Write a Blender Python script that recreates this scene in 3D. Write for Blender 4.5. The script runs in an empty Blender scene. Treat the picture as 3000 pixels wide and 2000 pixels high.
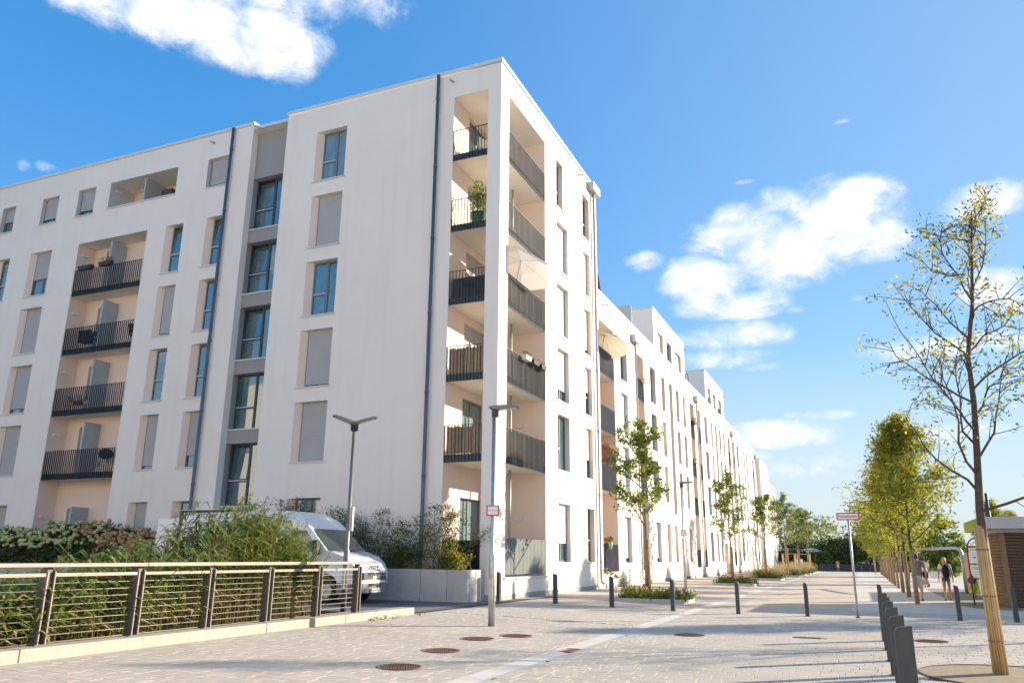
import bpy, math, random
import numpy as np
from mathutils import Vector, Matrix
random.seed(7); RNG = np.random.default_rng(11)
PI = math.pi
scene = bpy.context.scene
COL = scene.collection
R = math.radians

# ------------------------------------------------------------------ camera
cam_d = bpy.data.cameras.new('camera'); cam_o = bpy.data.objects.new('camera', cam_d); COL.objects.link(cam_o)
cam_d.sensor_width = 36.0; cam_d.lens = 27.496; cam_d.clip_end = 20000; cam_d.clip_start = 0.05
cr_, cu_, cf_ = Vector((0.91893894, 0.39430616, 0.00859482)), Vector((0.09672491, -0.24643907, 0.96431949)), Vector((-0.38235521, 0.8853194, 0.26460168))
CAMZ = 1.55
cam_o.matrix_world = Matrix(((cr_.x, cu_.x, -cf_.x, 0), (cr_.y, cu_.y, -cf_.y, 0), (cr_.z, cu_.z, -cf_.z, CAMZ), (0, 0, 0, 1)))
scene.camera = cam_o

# ------------------------------------------------------------------ light
SUN_EL = R(17.0); SUN_AZ = math.atan2(0.74, 0.67)       # low evening sun from ahead and to the right
SUN_STRENGTH = 4.4; SKY_STRENGTH = 0.15; EXPOSURE = 1.22
sun_vec = Vector((math.sin(SUN_AZ) * math.cos(SUN_EL), math.cos(SUN_AZ) * math.cos(SUN_EL), math.sin(SUN_EL)))
sd = bpy.data.lights.new('sun', 'SUN'); sd.energy = SUN_STRENGTH; sd.angle = R(0.55); sd.color = (1.0, 0.868, 0.68)
so = bpy.data.objects.new('sun', sd); COL.objects.link(so)
so.rotation_euler = (-sun_vec).to_track_quat('-Z', 'Y').to_euler(); so.location = (40, 30, 40)

CLOUDS = [(-0.8327, 0.6098, 0.1501, 0.0352, 1), (-0.7517, 0.6073, 0.0791, 0.0398, 1), (-0.9513, 0.5975, 0.0896, 0.0236, 0.9), (-0.72, 0.665, 0.07, 0.02, 0.6), (-0.8062, 0.6692, 0.216, 0.0439, 1), (-0.73, 0.645, 0.06, 0.02, 0.6), (-0.0707, 0.3722, 0.1013, 0.0448, 1), (0.0054, 0.391, 0.0924, 0.0434, 1), (-0.1459, 0.3417, 0.0598, 0.0294, 1), (0.0577, 0.3671, 0.0411, 0.0272, 0.9), (0.0444, 0.4185, 0.0424, 0.0155, 0.9), (-0.0327, 0.4205, 0.0531, 0.0199, 0.9), (-0.1184, 0.3038, 0.0703, 0.0168, 0.9), (-0.1252, 0.2664, 0.0738, 0.016, 0.85), (-0.1312, 0.2393, 0.0615, 0.0109, 0.8), (-0.0826, 0.2272, 0.036, 0.0075, 0.52), (-0.0366, 0.2925, 0.0238, 0.0057, 0.52), (-0.0287, 0.1653, 0.045, 0.0065, 0.56), (-0.081, 0.1455, 0.0579, 0.0147, 0.95), (-0.0306, 0.1441, 0.0263, 0.0129, 0.64), (-0.0221, 0.113, 0.0477, 0.0095, 0.52), (-0.0728, 0.1006, 0.0568, 0.0097, 0.56), (-0.1108, 0.1178, 0.0237, 0.0082, 0.52), (0.1623, 0.3824, 0.0503, 0.0184, 0.95), (0.1938, 0.3867, 0.0295, 0.0162, 0.68), (0.1661, 0.2913, 0.0356, 0.0185, 0.9), (0.1864, 0.273, 0.0283, 0.0165, 0.6), (0.0966, 0.2342, 0.0737, 0.0131, 0.8), (0.1117, 0.1353, 0.0546, 0.0098, 0.56), (0.1737, 0.2302, 0.0375, 0.0111, 0.6), (-1.0125, 0.4096, 0.0088, 0.0071, 0.45), (-0.9904, 0.4116, 0.0146, 0.0058, 0.49), (-0.229, 0.364, 0.0279, 0.0128, 0.56), (-0.0942, 0.4515, 0.0157, 0.0032, 0.49), (0.0905, 0.4152, 0.0068, 0.0046, 0.52), (0.0876, 0.3933, 0.0127, 0.0061, 0.52), (-0.1549, 0.5445, 0.013, 0.0035, 0.34), (0.0471, 0.2098, 0.0144, 0.0028, 0.52), (0.0345, 0.5019, 0.0122, 0.003, 0.38), (0.023, 0.2982, 0.0129, 0.0032, 0.41), (-0.0083, 0.0637, 0.0603, 0.0062, 0.26)]
world = bpy.data.worlds.new('World'); scene.world = world; world.use_nodes = True
wt = world.node_tree; wt.nodes.clear()
def wn(t, **kw):
    n = wt.nodes.new(t)
    for k, v in kw.items(): setattr(n, k, v)
    return n
def wmath(op, a, b=None, c=None, clamp=False):
    n = wn('ShaderNodeMath', operation=op); n.use_clamp = clamp
    for i, q in enumerate((a, b, c)):
        if q is None: continue
        if isinstance(q, (int, float)): n.inputs[i].default_value = q
        else: wt.links.new(q, n.inputs[i])
    return n.outputs[0]
sky = wn('ShaderNodeTexSky', sky_type='NISHITA'); sky.sun_disc = False
sky.sun_elevation = SUN_EL; sky.sun_rotation = SUN_AZ; sky.altitude = 0; sky.air_density = 1.0; sky.dust_density = 0.0; sky.ozone_density = 3.0
gam = wn('ShaderNodeGamma'); gam.inputs['Gamma'].default_value = 0.50; wt.links.new(sky.outputs[0], gam.inputs['Color'])
hsv = wn('ShaderNodeHueSaturation'); hsv.inputs['Saturation'].default_value = 1.92; hsv.inputs['Hue'].default_value = 0.510; hsv.inputs['Value'].default_value = 1.44
wt.links.new(gam.outputs[0], hsv.inputs['Color'])
tc = wn('ShaderNodeTexCoord'); sep = wn('ShaderNodeSeparateXYZ'); wt.links.new(tc.outputs['Generated'], sep.inputs[0])
az = wmath('ARCTAN2', sep.outputs[0], sep.outputs[1]); el = wmath('ARCSINE', sep.outputs[2])
def noise(scale, detail, vec, rough=0.55, dist=0.0):
    n = wn('ShaderNodeTexNoise'); n.inputs['Scale'].default_value = scale; n.inputs['Detail'].default_value = detail
    n.inputs['Roughness'].default_value = rough; n.inputs['Distortion'].default_value = dist
    wt.links.new(vec, n.inputs['Vector']); return n.outputs[0]
def wvec(op, a, b=None, c=None):
    n = wn('ShaderNodeVectorMath', operation=op)
    for i, q in enumerate((a, b, c)):
        if q is None: continue
        if isinstance(q, tuple): n.inputs[i].default_value = q
        else: wt.links.new(q, n.inputs[i])
    return n.outputs['Value'] if op == 'DOT_PRODUCT' else n.outputs[0]
comb = wn('ShaderNodeCombineXYZ'); wt.links.new(az, comb.inputs[0]); wt.links.new(el, comb.inputs[1]); ae = comb.outputs[0]
def ramp(v, lo, hi):
    m = wn('ShaderNodeMapRange'); m.interpolation_type = 'SMOOTHSTEP'; wt.links.new(v, m.inputs['Value']); m.inputs['From Min'].default_value = lo; m.inputs['From Max'].default_value = hi; return m.outputs[0]
glow = wmath('MULTIPLY', wmath('POWER', wmath('MAXIMUM', wvec('DOT_PRODUCT', tc.outputs['Generated'], tuple(sun_vec)), 0.0), 2.0), 0.50)     # the air is paler towards the sun
hz = wn('ShaderNodeMix', data_type='RGBA'); wt.links.new(wmath('MAXIMUM', wmath('SUBTRACT', 1.0, ramp(el, -0.06, 0.40)), glow), hz.inputs['Factor'])   # and in the low sky
wt.links.new(hsv.outputs[0], hz.inputs[6]); hz.inputs[7].default_value = (1.98, 2.24, 2.42, 1)
def cloud_bg(cover, shade):
    cc = wn('ShaderNodeMix', data_type='RGBA'); wt.links.new(shade, cc.inputs['Factor']); cc.inputs[6].default_value = (3.55, 3.5, 3.45, 1); cc.inputs[7].default_value = (2.6, 2.9, 3.35, 1)
    mx = wn('ShaderNodeMix', data_type='RGBA'); wt.links.new(cover, mx.inputs['Factor']); wt.links.new(hz.outputs[2], mx.inputs[6]); wt.links.new(cc.outputs[2], mx.inputs[7])
    b_ = wn('ShaderNodeBackground'); b_.inputs['Strength'].default_value = SKY_STRENGTH; wt.links.new(mx.outputs[2], b_.inputs[0]); return b_.outputs[0]
# cumulus banks standing in the sky before us: soft ellipses in azimuth / elevation, broken up by noise
n1 = noise(13.0, 6.0, wvec('MULTIPLY', ae, (1.0, 1.5, 1.0)), 0.62, 0.2); n1b = noise(13.0, 3.0, wvec('MULTIPLY_ADD', ae, (1.0, 1.8, 1.0), (-0.012, 0.026, 0.0)), 0.54, 0.45)
field = None
for (a0, e0, ra, re, w) in CLOUDS:
    sx, sy = 1 / (ra * 1.30), 1 / (re * 1.5); q = wvec('MULTIPLY_ADD', ae, (sx, sy, 0.0), (-a0 * sx, -e0 * sy, 0.0))
    b = wmath('MULTIPLY_ADD', wvec('DOT_PRODUCT', q, q), -w, w); field = b if field is None else wmath('MAXIMUM', field, b)
field = wmath('MAXIMUM', field, 0.0)
dens = wmath('MULTIPLY_ADD', wmath('SUBTRACT', n1, 0.5), 2.2, field)
cover = wmath('MULTIPLY', wmath('MULTIPLY', ramp(dens, 0.12, 1.10), ramp(field, 0.0, 0.42)), 0.97)
bank = cloud_bg(cover, ramp(wmath('SUBTRACT', n1b, n1), -0.16, 0.18))
# the rest of the sky carries scattered clouds of the same kind
m1 = noise(6.0, 5.0, wvec('MULTIPLY', ae, (1.0, 1.8, 1.0)), 0.6, 0.3)
rest = cloud_bg(wmath('MULTIPLY', wmath('MULTIPLY', ramp(m1, 0.57, 0.72), ramp(el, 0.03, 0.15)), 0.95), ramp(m1, 0.66, 0.85))
front = wmath('MULTIPLY', wmath('MULTIPLY', wmath('GREATER_THAN', az, -1.25), wmath('LESS_THAN', az, 0.34)), wmath('LESS_THAN', el, 0.78))
ms_ = wn('ShaderNodeMixShader'); wt.links.new(front, ms_.inputs[0]); wt.links.new(rest, ms_.inputs[1]); wt.links.new(bank, ms_.inputs[2])
wo = wn('ShaderNodeOutputWorld'); wt.links.new(ms_.outputs[0], wo.inputs[0])

vs = scene.view_settings; vs.view_transform = 'Standard'; vs.look = 'None'; vs.exposure = EXPOSURE; vs.gamma = 1.0; vs.use_curve_mapping = False
scene.cycles.use_denoising = True; scene.cycles.max_bounces = 6; scene.cycles.transparent_max_bounces = 8; scene.cycles.sample_clamp_indirect = 6.0

# ------------------------------------------------------------------ materials
MATS = {}
def M(name, col, rough=0.75, var=0.07, scale=2.5, bump=0.0, bscale=80.0, metal=0.0, spec=0.35, col2=None, detail=5.0, island=0.0, trans=0.0, coat=0.0, ior=None, stretch=None, wave=None, obj=False):
    m = bpy.data.materials.new(name); m.use_nodes = True; nt = m.node_tree; N = nt.nodes; Lk = nt.links
    p = N['Principled BSDF']; p.inputs['Roughness'].default_value = rough; p.inputs['Metallic'].default_value = metal
    p.inputs['Specular IOR Level'].default_value = spec; p.inputs['Coat Weight'].default_value = coat
    if ior: p.inputs['IOR'].default_value = ior
    g = N.new('ShaderNodeNewGeometry'); pos = g.outputs['Position']
    if obj:
        t = N.new('ShaderNodeTexCoord'); pos = t.outputs['Object']
    if stretch:
        mp = N.new('ShaderNodeMapping'); mp.inputs['Scale'].default_value = stretch; Lk.new(pos, mp.inputs[0]); pos2 = mp.outputs[0]
    else: pos2 = pos
    no = N.new('ShaderNodeTexNoise'); no.inputs['Scale'].default_value = scale; no.inputs['Detail'].default_value = detail; no.inputs['Roughness'].default_value = 0.6
    Lk.new(pos2, no.inputs['Vector'])
    c1 = tuple(max(0, c * (1 - var)) for c in col[:3]) + (1,); c2 = tuple(min(1, c * (1 + var)) for c in (col2 or col)[:3]) + (1,)
    ramp = N.new('ShaderNodeMapRange'); ramp.inputs['From Min'].default_value = 0.3; ramp.inputs['From Max'].default_value = 0.7
    Lk.new(no.outputs[0], ramp.inputs['Value'])
    fac = ramp.outputs[0]
    if island > 0:
        ma = N.new('ShaderNodeMath'); ma.operation = 'MULTIPLY_ADD'; Lk.new(g.outputs['Random Per Island'], ma.inputs[0]); ma.inputs[1].default_value = island
        mb_ = N.new('ShaderNodeMath'); mb_.operation = 'MULTIPLY'; Lk.new(fac, mb_.inputs[0]); mb_.inputs[1].default_value = 1 - island
        Lk.new(mb_.outputs[0], ma.inputs[2]); fac = ma.outputs[0]
    mx = N.new('ShaderNodeMix'); mx.data_type = 'RGBA'; mx.inputs[6].default_value = c1; mx.inputs[7].default_value = c2
    Lk.new(fac, mx.inputs['Factor']); Lk.new(mx.outputs[2], p.inputs['Base Color'])
    if bump > 0 or wave:
        bn = N.new('ShaderNodeBump'); bn.inputs['Strength'].default_value = bump or 0.6; bn.inputs['Distance'].default_value = 0.01
        if wave:
            w = N.new('ShaderNodeTexWave'); w.bands_direction = wave[0]; w.inputs['Scale'].default_value = wave[1]; w.inputs['Distortion'].default_value = 0
            Lk.new(pos, w.inputs['Vector']); Lk.new(w.outputs['Fac'], bn.inputs['Height'])
        else:
            n2_ = N.new('ShaderNodeTexNoise'); n2_.inputs['Scale'].default_value = bscale; n2_.inputs['Detail'].default_value = 4
            Lk.new(pos2, n2_.inputs['Vector']); Lk.new(n2_.outputs[0], bn.inputs['Height'])
        Lk.new(bn.outputs[0], p.inputs['Normal'])
    if trans > 0:
        tr = N.new('ShaderNodeBsdfTranslucent'); Lk.new(mx.outputs[2], tr.inputs[0]); ms = N.new('ShaderNodeMixShader'); ms.inputs[0].default_value = trans
        Lk.new(p.outputs[0], ms.inputs[1]); Lk.new(tr.outputs[0], ms.inputs[2]); Lk.new(ms.outputs[0], N['Material Output'].inputs[0])
    MATS[name] = m; return m

def plaster(name, col):
    """fine-grained render with faint large stains and vertical rain streaks of its own"""
    m = M(name, col, rough=0.9, var=0.025, scale=0.35, bump=0.06, bscale=55.0, spec=0.15)
    nt = m.node_tree; N = nt.nodes; Lk = nt.links; p = N['Principled BSDF']
    src = p.inputs['Base Color'].links[0].from_socket; g = [n for n in N if n.type == 'NEW_GEOMETRY'][0]
    mp = N.new('ShaderNodeMapping'); mp.inputs['Scale'].default_value = (3.0, 3.0, 0.16); Lk.new(g.outputs['Position'], mp.inputs[0])
    st = N.new('ShaderNodeTexNoise'); st.inputs['Scale'].default_value = 1.3; st.inputs['Detail'].default_value = 8; Lk.new(mp.outputs[0], st.inputs['Vector'])
    r = N.new('ShaderNodeMapRange'); r.inputs['From Min'].default_value = 0.5; r.inputs['From Max'].default_value = 0.8; r.inputs['To Max'].default_value = 0.20; Lk.new(st.outputs[0], r.inputs['Value'])
    mx = N.new('ShaderNodeMix'); mx.data_type = 'RGBA'; mx.inputs[7].default_value = (col[0] * .84, col[1] * .81, col[2] * .78, 1)
    Lk.new(r.outputs[0], mx.inputs['Factor']); Lk.new(src, mx.inputs[6]); Lk.new(mx.outputs[2], p.inputs['Base Color'])
    return m
W_ = plaster('white_plaster', (0.87, 0.80, 0.73)); plaster('tan_plaster', (0.82, 0.66, 0.56)); plaster('grey_plaster', (0.34, 0.325, 0.325)); plaster('pale_grey_plaster', (0.62, 0.60, 0.57))
plaster('ceiling_plaster', (0.86, 0.80, 0.71)); plaster('plinth_grey', (0.40, 0.385, 0.36))
M('parapet_metal', (0.66, 0.66, 0.63), rough=0.5, var=0.03, spec=0.4)
M('pipe_zinc', (0.13, 0.155, 0.185), rough=0.45, metal=0.5, var=0.1)
M('pipe_pale', (0.42, 0.43, 0.42), rough=0.45, metal=0.4, var=0.1)
M('frame_dark', (0.055, 0.065, 0.075), rough=0.4, var=0.05); M('frame_grey', (0.17, 0.185, 0.205), rough=0.4, var=0.05); M('frame_light', (0.62, 0.63, 0.63), rough=0.4)
M('glass', (0.02, 0.065, 0.085), rough=0.03, var=0.3, scale=0.7, spec=0.9, ior=2.0, col2=(0.06, 0.13, 0.145))
M('curtain_glass', (0.16, 0.24, 0.25), rough=0.06, var=0.3, scale=2.0, spec=0.8, ior=1.8, stretch=(4, 4, .3))
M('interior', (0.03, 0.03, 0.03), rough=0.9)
M('shutter', (0.44, 0.425, 0.425), rough=0.5, var=0.03, bump=0.8, wave=('Z', 5.2)); M('shutter_white', (0.74, 0.71, 0.67), rough=0.5, var=0.02, bump=0.6, wave=('Z', 5.2))
M('rail_paint', (0.035, 0.048, 0.06), rough=0.45, var=0.1, spec=0.5); M('rail_grey', (0.065, 0.078, 0.09), rough=0.4, var=0.1, spec=0.5)
M('rail_iris', (0.10, 0.15, 0.13), rough=0.4, var=0.1, col2=(0.16, 0.13, 0.20), scale=1.1)
M('divider_panel', (0.40, 0.44, 0.47), rough=0.5, var=0.04)
M('lamp_white', (0.75, 0.74, 0.7), rough=0.5)
M('galvanised', (0.45, 0.46, 0.46), rough=0.42, metal=0.75, var=0.12, scale=6); M('post_paint', (0.20, 0.20, 0.19), rough=0.45, metal=0.3, var=0.08); M('steel_dark', (0.05, 0.058, 0.066), rough=0.5, var=0.15, scale=6, spec=0.4)
M('fence_paint', (0.115, 0.105, 0.098), rough=0.5, var=0.1, scale=4, spec=0.4); M('fence_pale', (0.26, 0.225, 0.195), rough=0.5, metal=0.2, var=0.08, scale=5)
M('bamboo', (0.42, 0.27, 0.12), rough=0.7, var=0.15, col2=(0.62, 0.44, 0.23), island=0.7, scale=9); M('wood_mat', (0.30, 0.21, 0.14), rough=0.8, var=0.2, col2=(0.44, 0.33, 0.22), island=0.75, scale=8)
M('bark', (0.085, 0.06, 0.052), rough=0.9, var=0.3, bump=0.6, bscale=35, scale=12); M('young_bark', (0.20, 0.15, 0.11), rough=0.9, var=0.2, bump=0.5, bscale=40, scale=12)
M('leaf_green', (0.075, 0.13, 0.025), rough=0.5, var=0.1, col2=(0.17, 0.23, 0.055), island=0.85, trans=0.45)
M('leaf_gold', (0.42, 0.35, 0.03), rough=0.5, var=0.1, col2=(0.60, 0.45, 0.05), island=0.85, trans=0.6)
M('leaf_lime', (0.20, 0.25, 0.025), rough=0.5, var=0.1, col2=(0.36, 0.38, 0.055), island=0.85, trans=0.6)
M('leaf_dark', (0.03, 0.05, 0.018), rough=0.55, var=0.1, col2=(0.07, 0.10, 0.035), island=0.85, trans=0.2)
M('leaf_olive', (0.08, 0.095, 0.03), rough=0.55, var=0.1, col2=(0.17, 0.16, 0.055), island=0.85, trans=0.3)
M('leaf_rust', (0.16, 0.085, 0.03), rough=0.6, var=0.1, col2=(0.26, 0.15, 0.06), island=0.85, trans=0.3)
M('reed_green', (0.11, 0.18, 0.03), rough=0.45, var=0.1, col2=(0.32, 0.38, 0.10), island=0.85, trans=0.5); M('reed_straw', (0.38, 0.29, 0.13), rough=0.7, var=0.1, col2=(0.52, 0.42, 0.22), island=0.8, trans=0.2); M('reed_plume', (0.14, 0.095, 0.055), rough=0.9, var=0.2, col2=(0.24, 0.17, 0.10), island=0.8, trans=0.2)
M('straw_grass', (0.44, 0.34, 0.17), rough=0.8, var=0.1, col2=(0.60, 0.48, 0.26), island=0.8, trans=0.3)
M('bloom_green', (0.36, 0.42, 0.15), rough=0.8, var=0.1, col2=(0.50, 0.54, 0.26), island=0.8, bump=0.8, bscale=60); M('bloom_tan', (0.36, 0.23, 0.12), rough=0.8, var=0.1, col2=(0.48, 0.34, 0.18), island=0.8, bump=0.8, bscale=60)
M('bloom_pink', (0.55, 0.16, 0.19), rough=0.7, var=0.1, col2=(0.72, 0.34, 0.34), island=0.8); M('bloom_white', (0.75, 0.72, 0.66), rough=0.7)
M('concrete', (0.50, 0.48, 0.45), rough=0.9, var=0.12, scale=1.6, bump=0.25, bscale=30, detail=9); M('kerb_stone', (0.42, 0.375, 0.31), rough=0.9, var=0.16, scale=5, bump=0.35, bscale=45, detail=9)
M('paver', (0.475, 0.41, 0.335), rough=0.88, var=0.09, col2=(0.525, 0.455, 0.375), island=0.45, scale=0.55, bump=0.03, bscale=90, detail=8); M('joint_sand', (0.46, 0.40, 0.33), rough=0.95, var=0.2, scale=14, bump=0.3)
M('gutter_concrete', (0.56, 0.52, 0.47), rough=0.88, var=0.08, scale=2.2, bump=0.05, bscale=60); M('street_asphalt', (0.49, 0.42, 0.35), rough=0.95, var=0.07, scale=0.9, bump=0.08, bscale=120, detail=10); M('promenade', (0.57, 0.525, 0.465), rough=0.9, var=0.06, scale=0.7, bump=0.05, bscale=70, detail=9)
M('path_asphalt', (0.27, 0.235, 0.20), rough=0.95, var=0.08, scale=1.0, bump=0.25, bscale=120); M('drive_asphalt', (0.15, 0.145, 0.14), rough=0.95, var=0.1, scale=1.4, bump=0.3, bscale=130)
M('soil', (0.09, 0.07, 0.045), rough=1, var=0.3, scale=5, bump=0.5, bscale=20); M('gravel_soil', (0.33, 0.26, 0.17), rough=1, var=0.22, scale=9, bump=0.7, bscale=45, detail=10); M('terrain', (0.12, 0.13, 0.06), rough=1, var=0.3, scale=0.05)
M('rust', (0.16, 0.085, 0.062), rough=0.8, var=0.35, scale=22, bump=0.5, bscale=90); M('van_paint', (0.78, 0.79, 0.80), rough=0.25, var=0.01, spec=0.5, coat=0.6); M('plastic_black', (0.025, 0.025, 0.027), rough=0.55, var=0.1); M('plastic_grey', (0.24, 0.235, 0.225), rough=0.6, var=0.05); M('tyre', (0.02, 0.02, 0.02), rough=0.85); M('headlamp', (0.35, 0.45, 0.55), rough=0.08, spec=1.0, ior=1.8); M('car_glass', (0.025, 0.045, 0.045), rough=0.04, spec=0.9, ior=1.7)
M('white_paint', (0.80, 0.80, 0.79), rough=0.45, var=0.01); M('red_paint', (0.62, 0.035, 0.03), rough=0.4, var=0.03); M('black_ink', (0.02, 0.02, 0.022), rough=0.6); M('blue_ink', (0.02, 0.10, 0.55), rough=0.5); M('crimson', (0.28, 0.02, 0.05), rough=0.5); M('ink_grey', (0.30, 0.31, 0.33), rough=0.6)
M('fabric_white', (0.72, 0.67, 0.63), rough=0.85, var=0.03, trans=0.35); M('fabric_cream', (0.66, 0.58, 0.44), rough=0.85, var=0.04, trans=0.4); M('fabric_rust', (0.34, 0.16, 0.09), rough=0.85, trans=0.25); M('fabric_plum', (0.05, 0.025, 0.03), rough=0.9); M('fabric_beige', (0.60, 0.48, 0.36), rough=0.9)
M('mesh_green', (0.17, 0.19, 0.18), rough=0.9, var=0.08, bump=0.4, bscale=200); M('mesh_black', (0.02, 0.02, 0.024), rough=0.9, var=0.1); M('wicker', (0.055, 0.055, 0.058), rough=0.7, var=0.3, bump=0.8, wave=('Z', 6.0))
M('pot_green', (0.03, 0.14, 0.03), rough=0.6); M('pot_mint', (0.42, 0.55, 0.40), rough=0.6); M('pot_grey', (0.40, 0.40, 0.40), rough=0.7); M('pot_dark', (0.05, 0.05, 0.05), rough=0.7); M('pot_yellow', (0.6, 0.36, 0.02), rough=0.6); M('pot_purple', (0.16, 0.02, 0.12), rough=0.6)
M('kiosk_wood', (0.115, 0.075, 0.052), rough=0.8, var=0.2, col2=(0.155, 0.105, 0.075), island=0.6, scale=5, stretch=(1, 1, 6)); M('kiosk_tan', (0.26, 0.17, 0.105), rough=0.8, var=0.15, scale=4); M('kiosk_roof', (0.52, 0.49, 0.47), rough=0.6, var=0.04); M('lime_paint', (0.36, 0.42, 0.05), rough=0.6); M('teal_paint', (0.10, 0.50, 0.52), rough=0.5); M('green_paint', (0.10, 0.50, 0.04), rough=0.5); M('orange_paint', (0.72, 0.16, 0.05), rough=0.5); M('mauve_paint', (0.42, 0.33, 0.36), rough=0.6)
M('skin', (0.50, 0.27, 0.17), rough=0.6, var=0.04); M('shirt_grey', (0.22, 0.20, 0.185), rough=0.9); M('shirt_white', (0.72, 0.68, 0.65), rough=0.9); M('shorts_pale', (0.46, 0.50, 0.54), rough=0.9); M('denim', (0.065, 0.12, 0.19), rough=0.9); M('hair_brown', (0.075, 0.045, 0.03), rough=0.7); M('hair_blond', (0.34, 0.19, 0.07), rough=0.6, col2=(0.46, 0.28, 0.12), var=0.1, stretch=(8, 8, 1)); M('black_cloth', (0.022, 0.016, 0.02), rough=0.85); M('shoe_mauve', (0.20, 0.07, 0.075), rough=0.8); M('yellow_cloth', (0.50, 0.48, 0.03), rough=0.9); M('bag_white', (0.78, 0.75, 0.72), rough=0.8)
M('stake_wood', (0.50, 0.35, 0.20), rough=0.85, var=0.12, scale=6); M('hill_blue', (0.10, 0.14, 0.20), rough=1, var=0.15, scale=0.01); M('wall_dark', (0.045, 0.055, 0.07), rough=0.7, var=0.1); M('grill_black', (0.012, 0.012, 0.013), rough=0.5); M('yellow_lantern', (0.62, 0.46, 0.06), rough=0.7); M('orange_flower', (0.6, 0.16, 0.04), rough=0.7)

# ------------------------------------------------------------------ mesh helpers
def mats(names): return [MATS[n] for n in ([names] if isinstance(names, str) else names)]
def tag(o, label=None, cat=None, group=None, kind=None):
    for k, v in (('label', label), ('category', cat), ('group', group), ('kind', kind)):
        if v: o[k] = v
    return o
def thing(name, loc, label, cat, group=None, rz=0.0):
    o = bpy.data.objects.new(name, None); o.empty_display_size = 0.2; COL.objects.link(o); o.location = loc; o.rotation_euler = (0, 0, rz)
    return tag(o, label, cat, group)
def rootloc(o):
    while o.parent: o = o.parent
    return o.location.copy()
class MB:
    def __init__(s): s.v = []; s.f = []; s.m = []; s.s = []
    def face(s, pts, m=0, sm=False):
        i = len(s.v); s.v.extend([tuple(p) for p in pts]); s.f.append(tuple(range(i, i + len(pts)))); s.m.append(m); s.s.append(sm); return s
    def hexa(s, P, m=0):
        i = len(s.v); s.v.extend([tuple(p) for p in P])
        for q in ((0, 3, 2, 1), (4, 5, 6, 7), (0, 1, 5, 4), (1, 2, 6, 5), (2, 3, 7, 6), (3, 0, 4, 7)):
            s.f.append(tuple(i + k for k in q)); s.m.append(m); s.s.append(False)
        return s
    def box(s, x0, x1, y0, y1, z0, z1, m=0, F=None):
        F = F or (lambda a, b, c: (a, b, c))
        return s.hexa([F(x0, y0, z0), F(x1, y0, z0), F(x1, y1, z0), F(x0, y1, z0), F(x0, y0, z1), F(x1, y0, z1), F(x1, y1, z1), F(x0, y1, z1)], m)
    def bar(s, p0, p1, w, h, m=0, up=(0, 0, 1)):
        p0 = Vector(p0); p1 = Vector(p1); d = (p1 - p0).normalized(); u = Vector(up)
        if abs(d.dot(u)) > 0.98: u = Vector((0, 1, 0))
        a = d.cross(u).normalized() * (w / 2); b = a.cross(d).normalized() * (h / 2)
        return s.hexa([p0 - a - b, p0 + a - b, p1 + a - b, p1 - a - b, p0 - a + b, p0 + a + b, p1 + a + b, p1 - a + b], m)
    def tube(s, pts, rad, n=8, m=0, cap=True):
        pts = [Vector(p) for p in pts]; rad = rad if hasattr(rad, '__len__') else [rad] * len(pts)
        i0 = len(s.v); ref = None
        for k, p in enumerate(pts):
            d = (pts[min(k + 1, len(pts) - 1)] - pts[max(k - 1, 0)])
            d = d.normalized() if d.length > 1e-9 else Vector((0, 0, 1))
            if ref is None: ref = Vector((1, 0, 0)) if abs(d.x) < 0.8 else Vector((0, 1, 0))
            a = (ref - d * ref.dot(d)).normalized(); b = d.cross(a); ref = a
            for j in range(n):
                t = 2 * PI * j / n; s.v.append(tuple(p + (a * math.cos(t) + b * math.sin(t)) * rad[k]))
        for k in range(len(pts) - 1):
            for j in range(n):
                a = i0 + k * n + j; b = i0 + k * n + (j + 1) % n; s.f.append((a, b, b + n, a + n)); s.m.append(m); s.s.append(n > 4)
        if cap:
            s.f.append(tuple(i0 + j for j in range(n - 1, -1, -1))); s.m.append(m); s.s.append(False)
            e = i0 + (len(pts) - 1) * n; s.f.append(tuple(e + j for j in range(n))); s.m.append(m); s.s.append(False)
        return s
    def prism(s, poly, F, w0, w1, m=0):
        n = len(poly); i = len(s.v)
        for w in (w0, w1): s.v.extend([tuple(F(a, b, w)) for a, b in poly])
        s.f.append(tuple(i + k for k in range(n - 1, -1, -1))); s.f.append(tuple(i + n + k for k in range(n))); s.m += [m, m]; s.s += [False, False]
        for k in range(n):
            q = (k + 1) % n; s.f.append((i + k, i + q, i + n + q, i + n + k)); s.m.append(m); s.s.append(False)
        return s
    def blob(s, c, r, m=0, nu=8, nv=5, jit=0.0, rnd=random):
        c = Vector(c); r = r if hasattr(r, '__len__') else (r, r, r); i = len(s.v)
        s.v.append((c.x, c.y, c.z + r[2]))
        for a in range(1, nv):
            t = PI * a / nv
            for b in range(nu):
                p = 2 * PI * b / nu; k = 1 + jit * rnd.uniform(-1, 1)
                s.v.append((c.x + r[0] * k * math.sin(t) * math.cos(p), c.y + r[1] * k * math.sin(t) * math.sin(p), c.z + r[2] * k * math.cos(t)))
        s.v.append((c.x, c.y, c.z - r[2])); last = len(s.v) - 1
        for b in range(nu): s.f.append((i, i + 1 + b, i + 1 + (b + 1) % nu)); s.m.append(m); s.s.append(True)
        for a in range(nv - 2):
            for b in range(nu):
                p = i + 1 + a * nu + b; q = i + 1 + a * nu + (b + 1) % nu; s.f.append((p, p + nu, q + nu, q)); s.m.append(m); s.s.append(True)
        for b in range(nu): s.f.append((last, i + 1 + (nv - 2) * nu + (b + 1) % nu, i + 1 + (nv - 2) * nu + b)); s.m.append(m); s.s.append(True)
        return s
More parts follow.
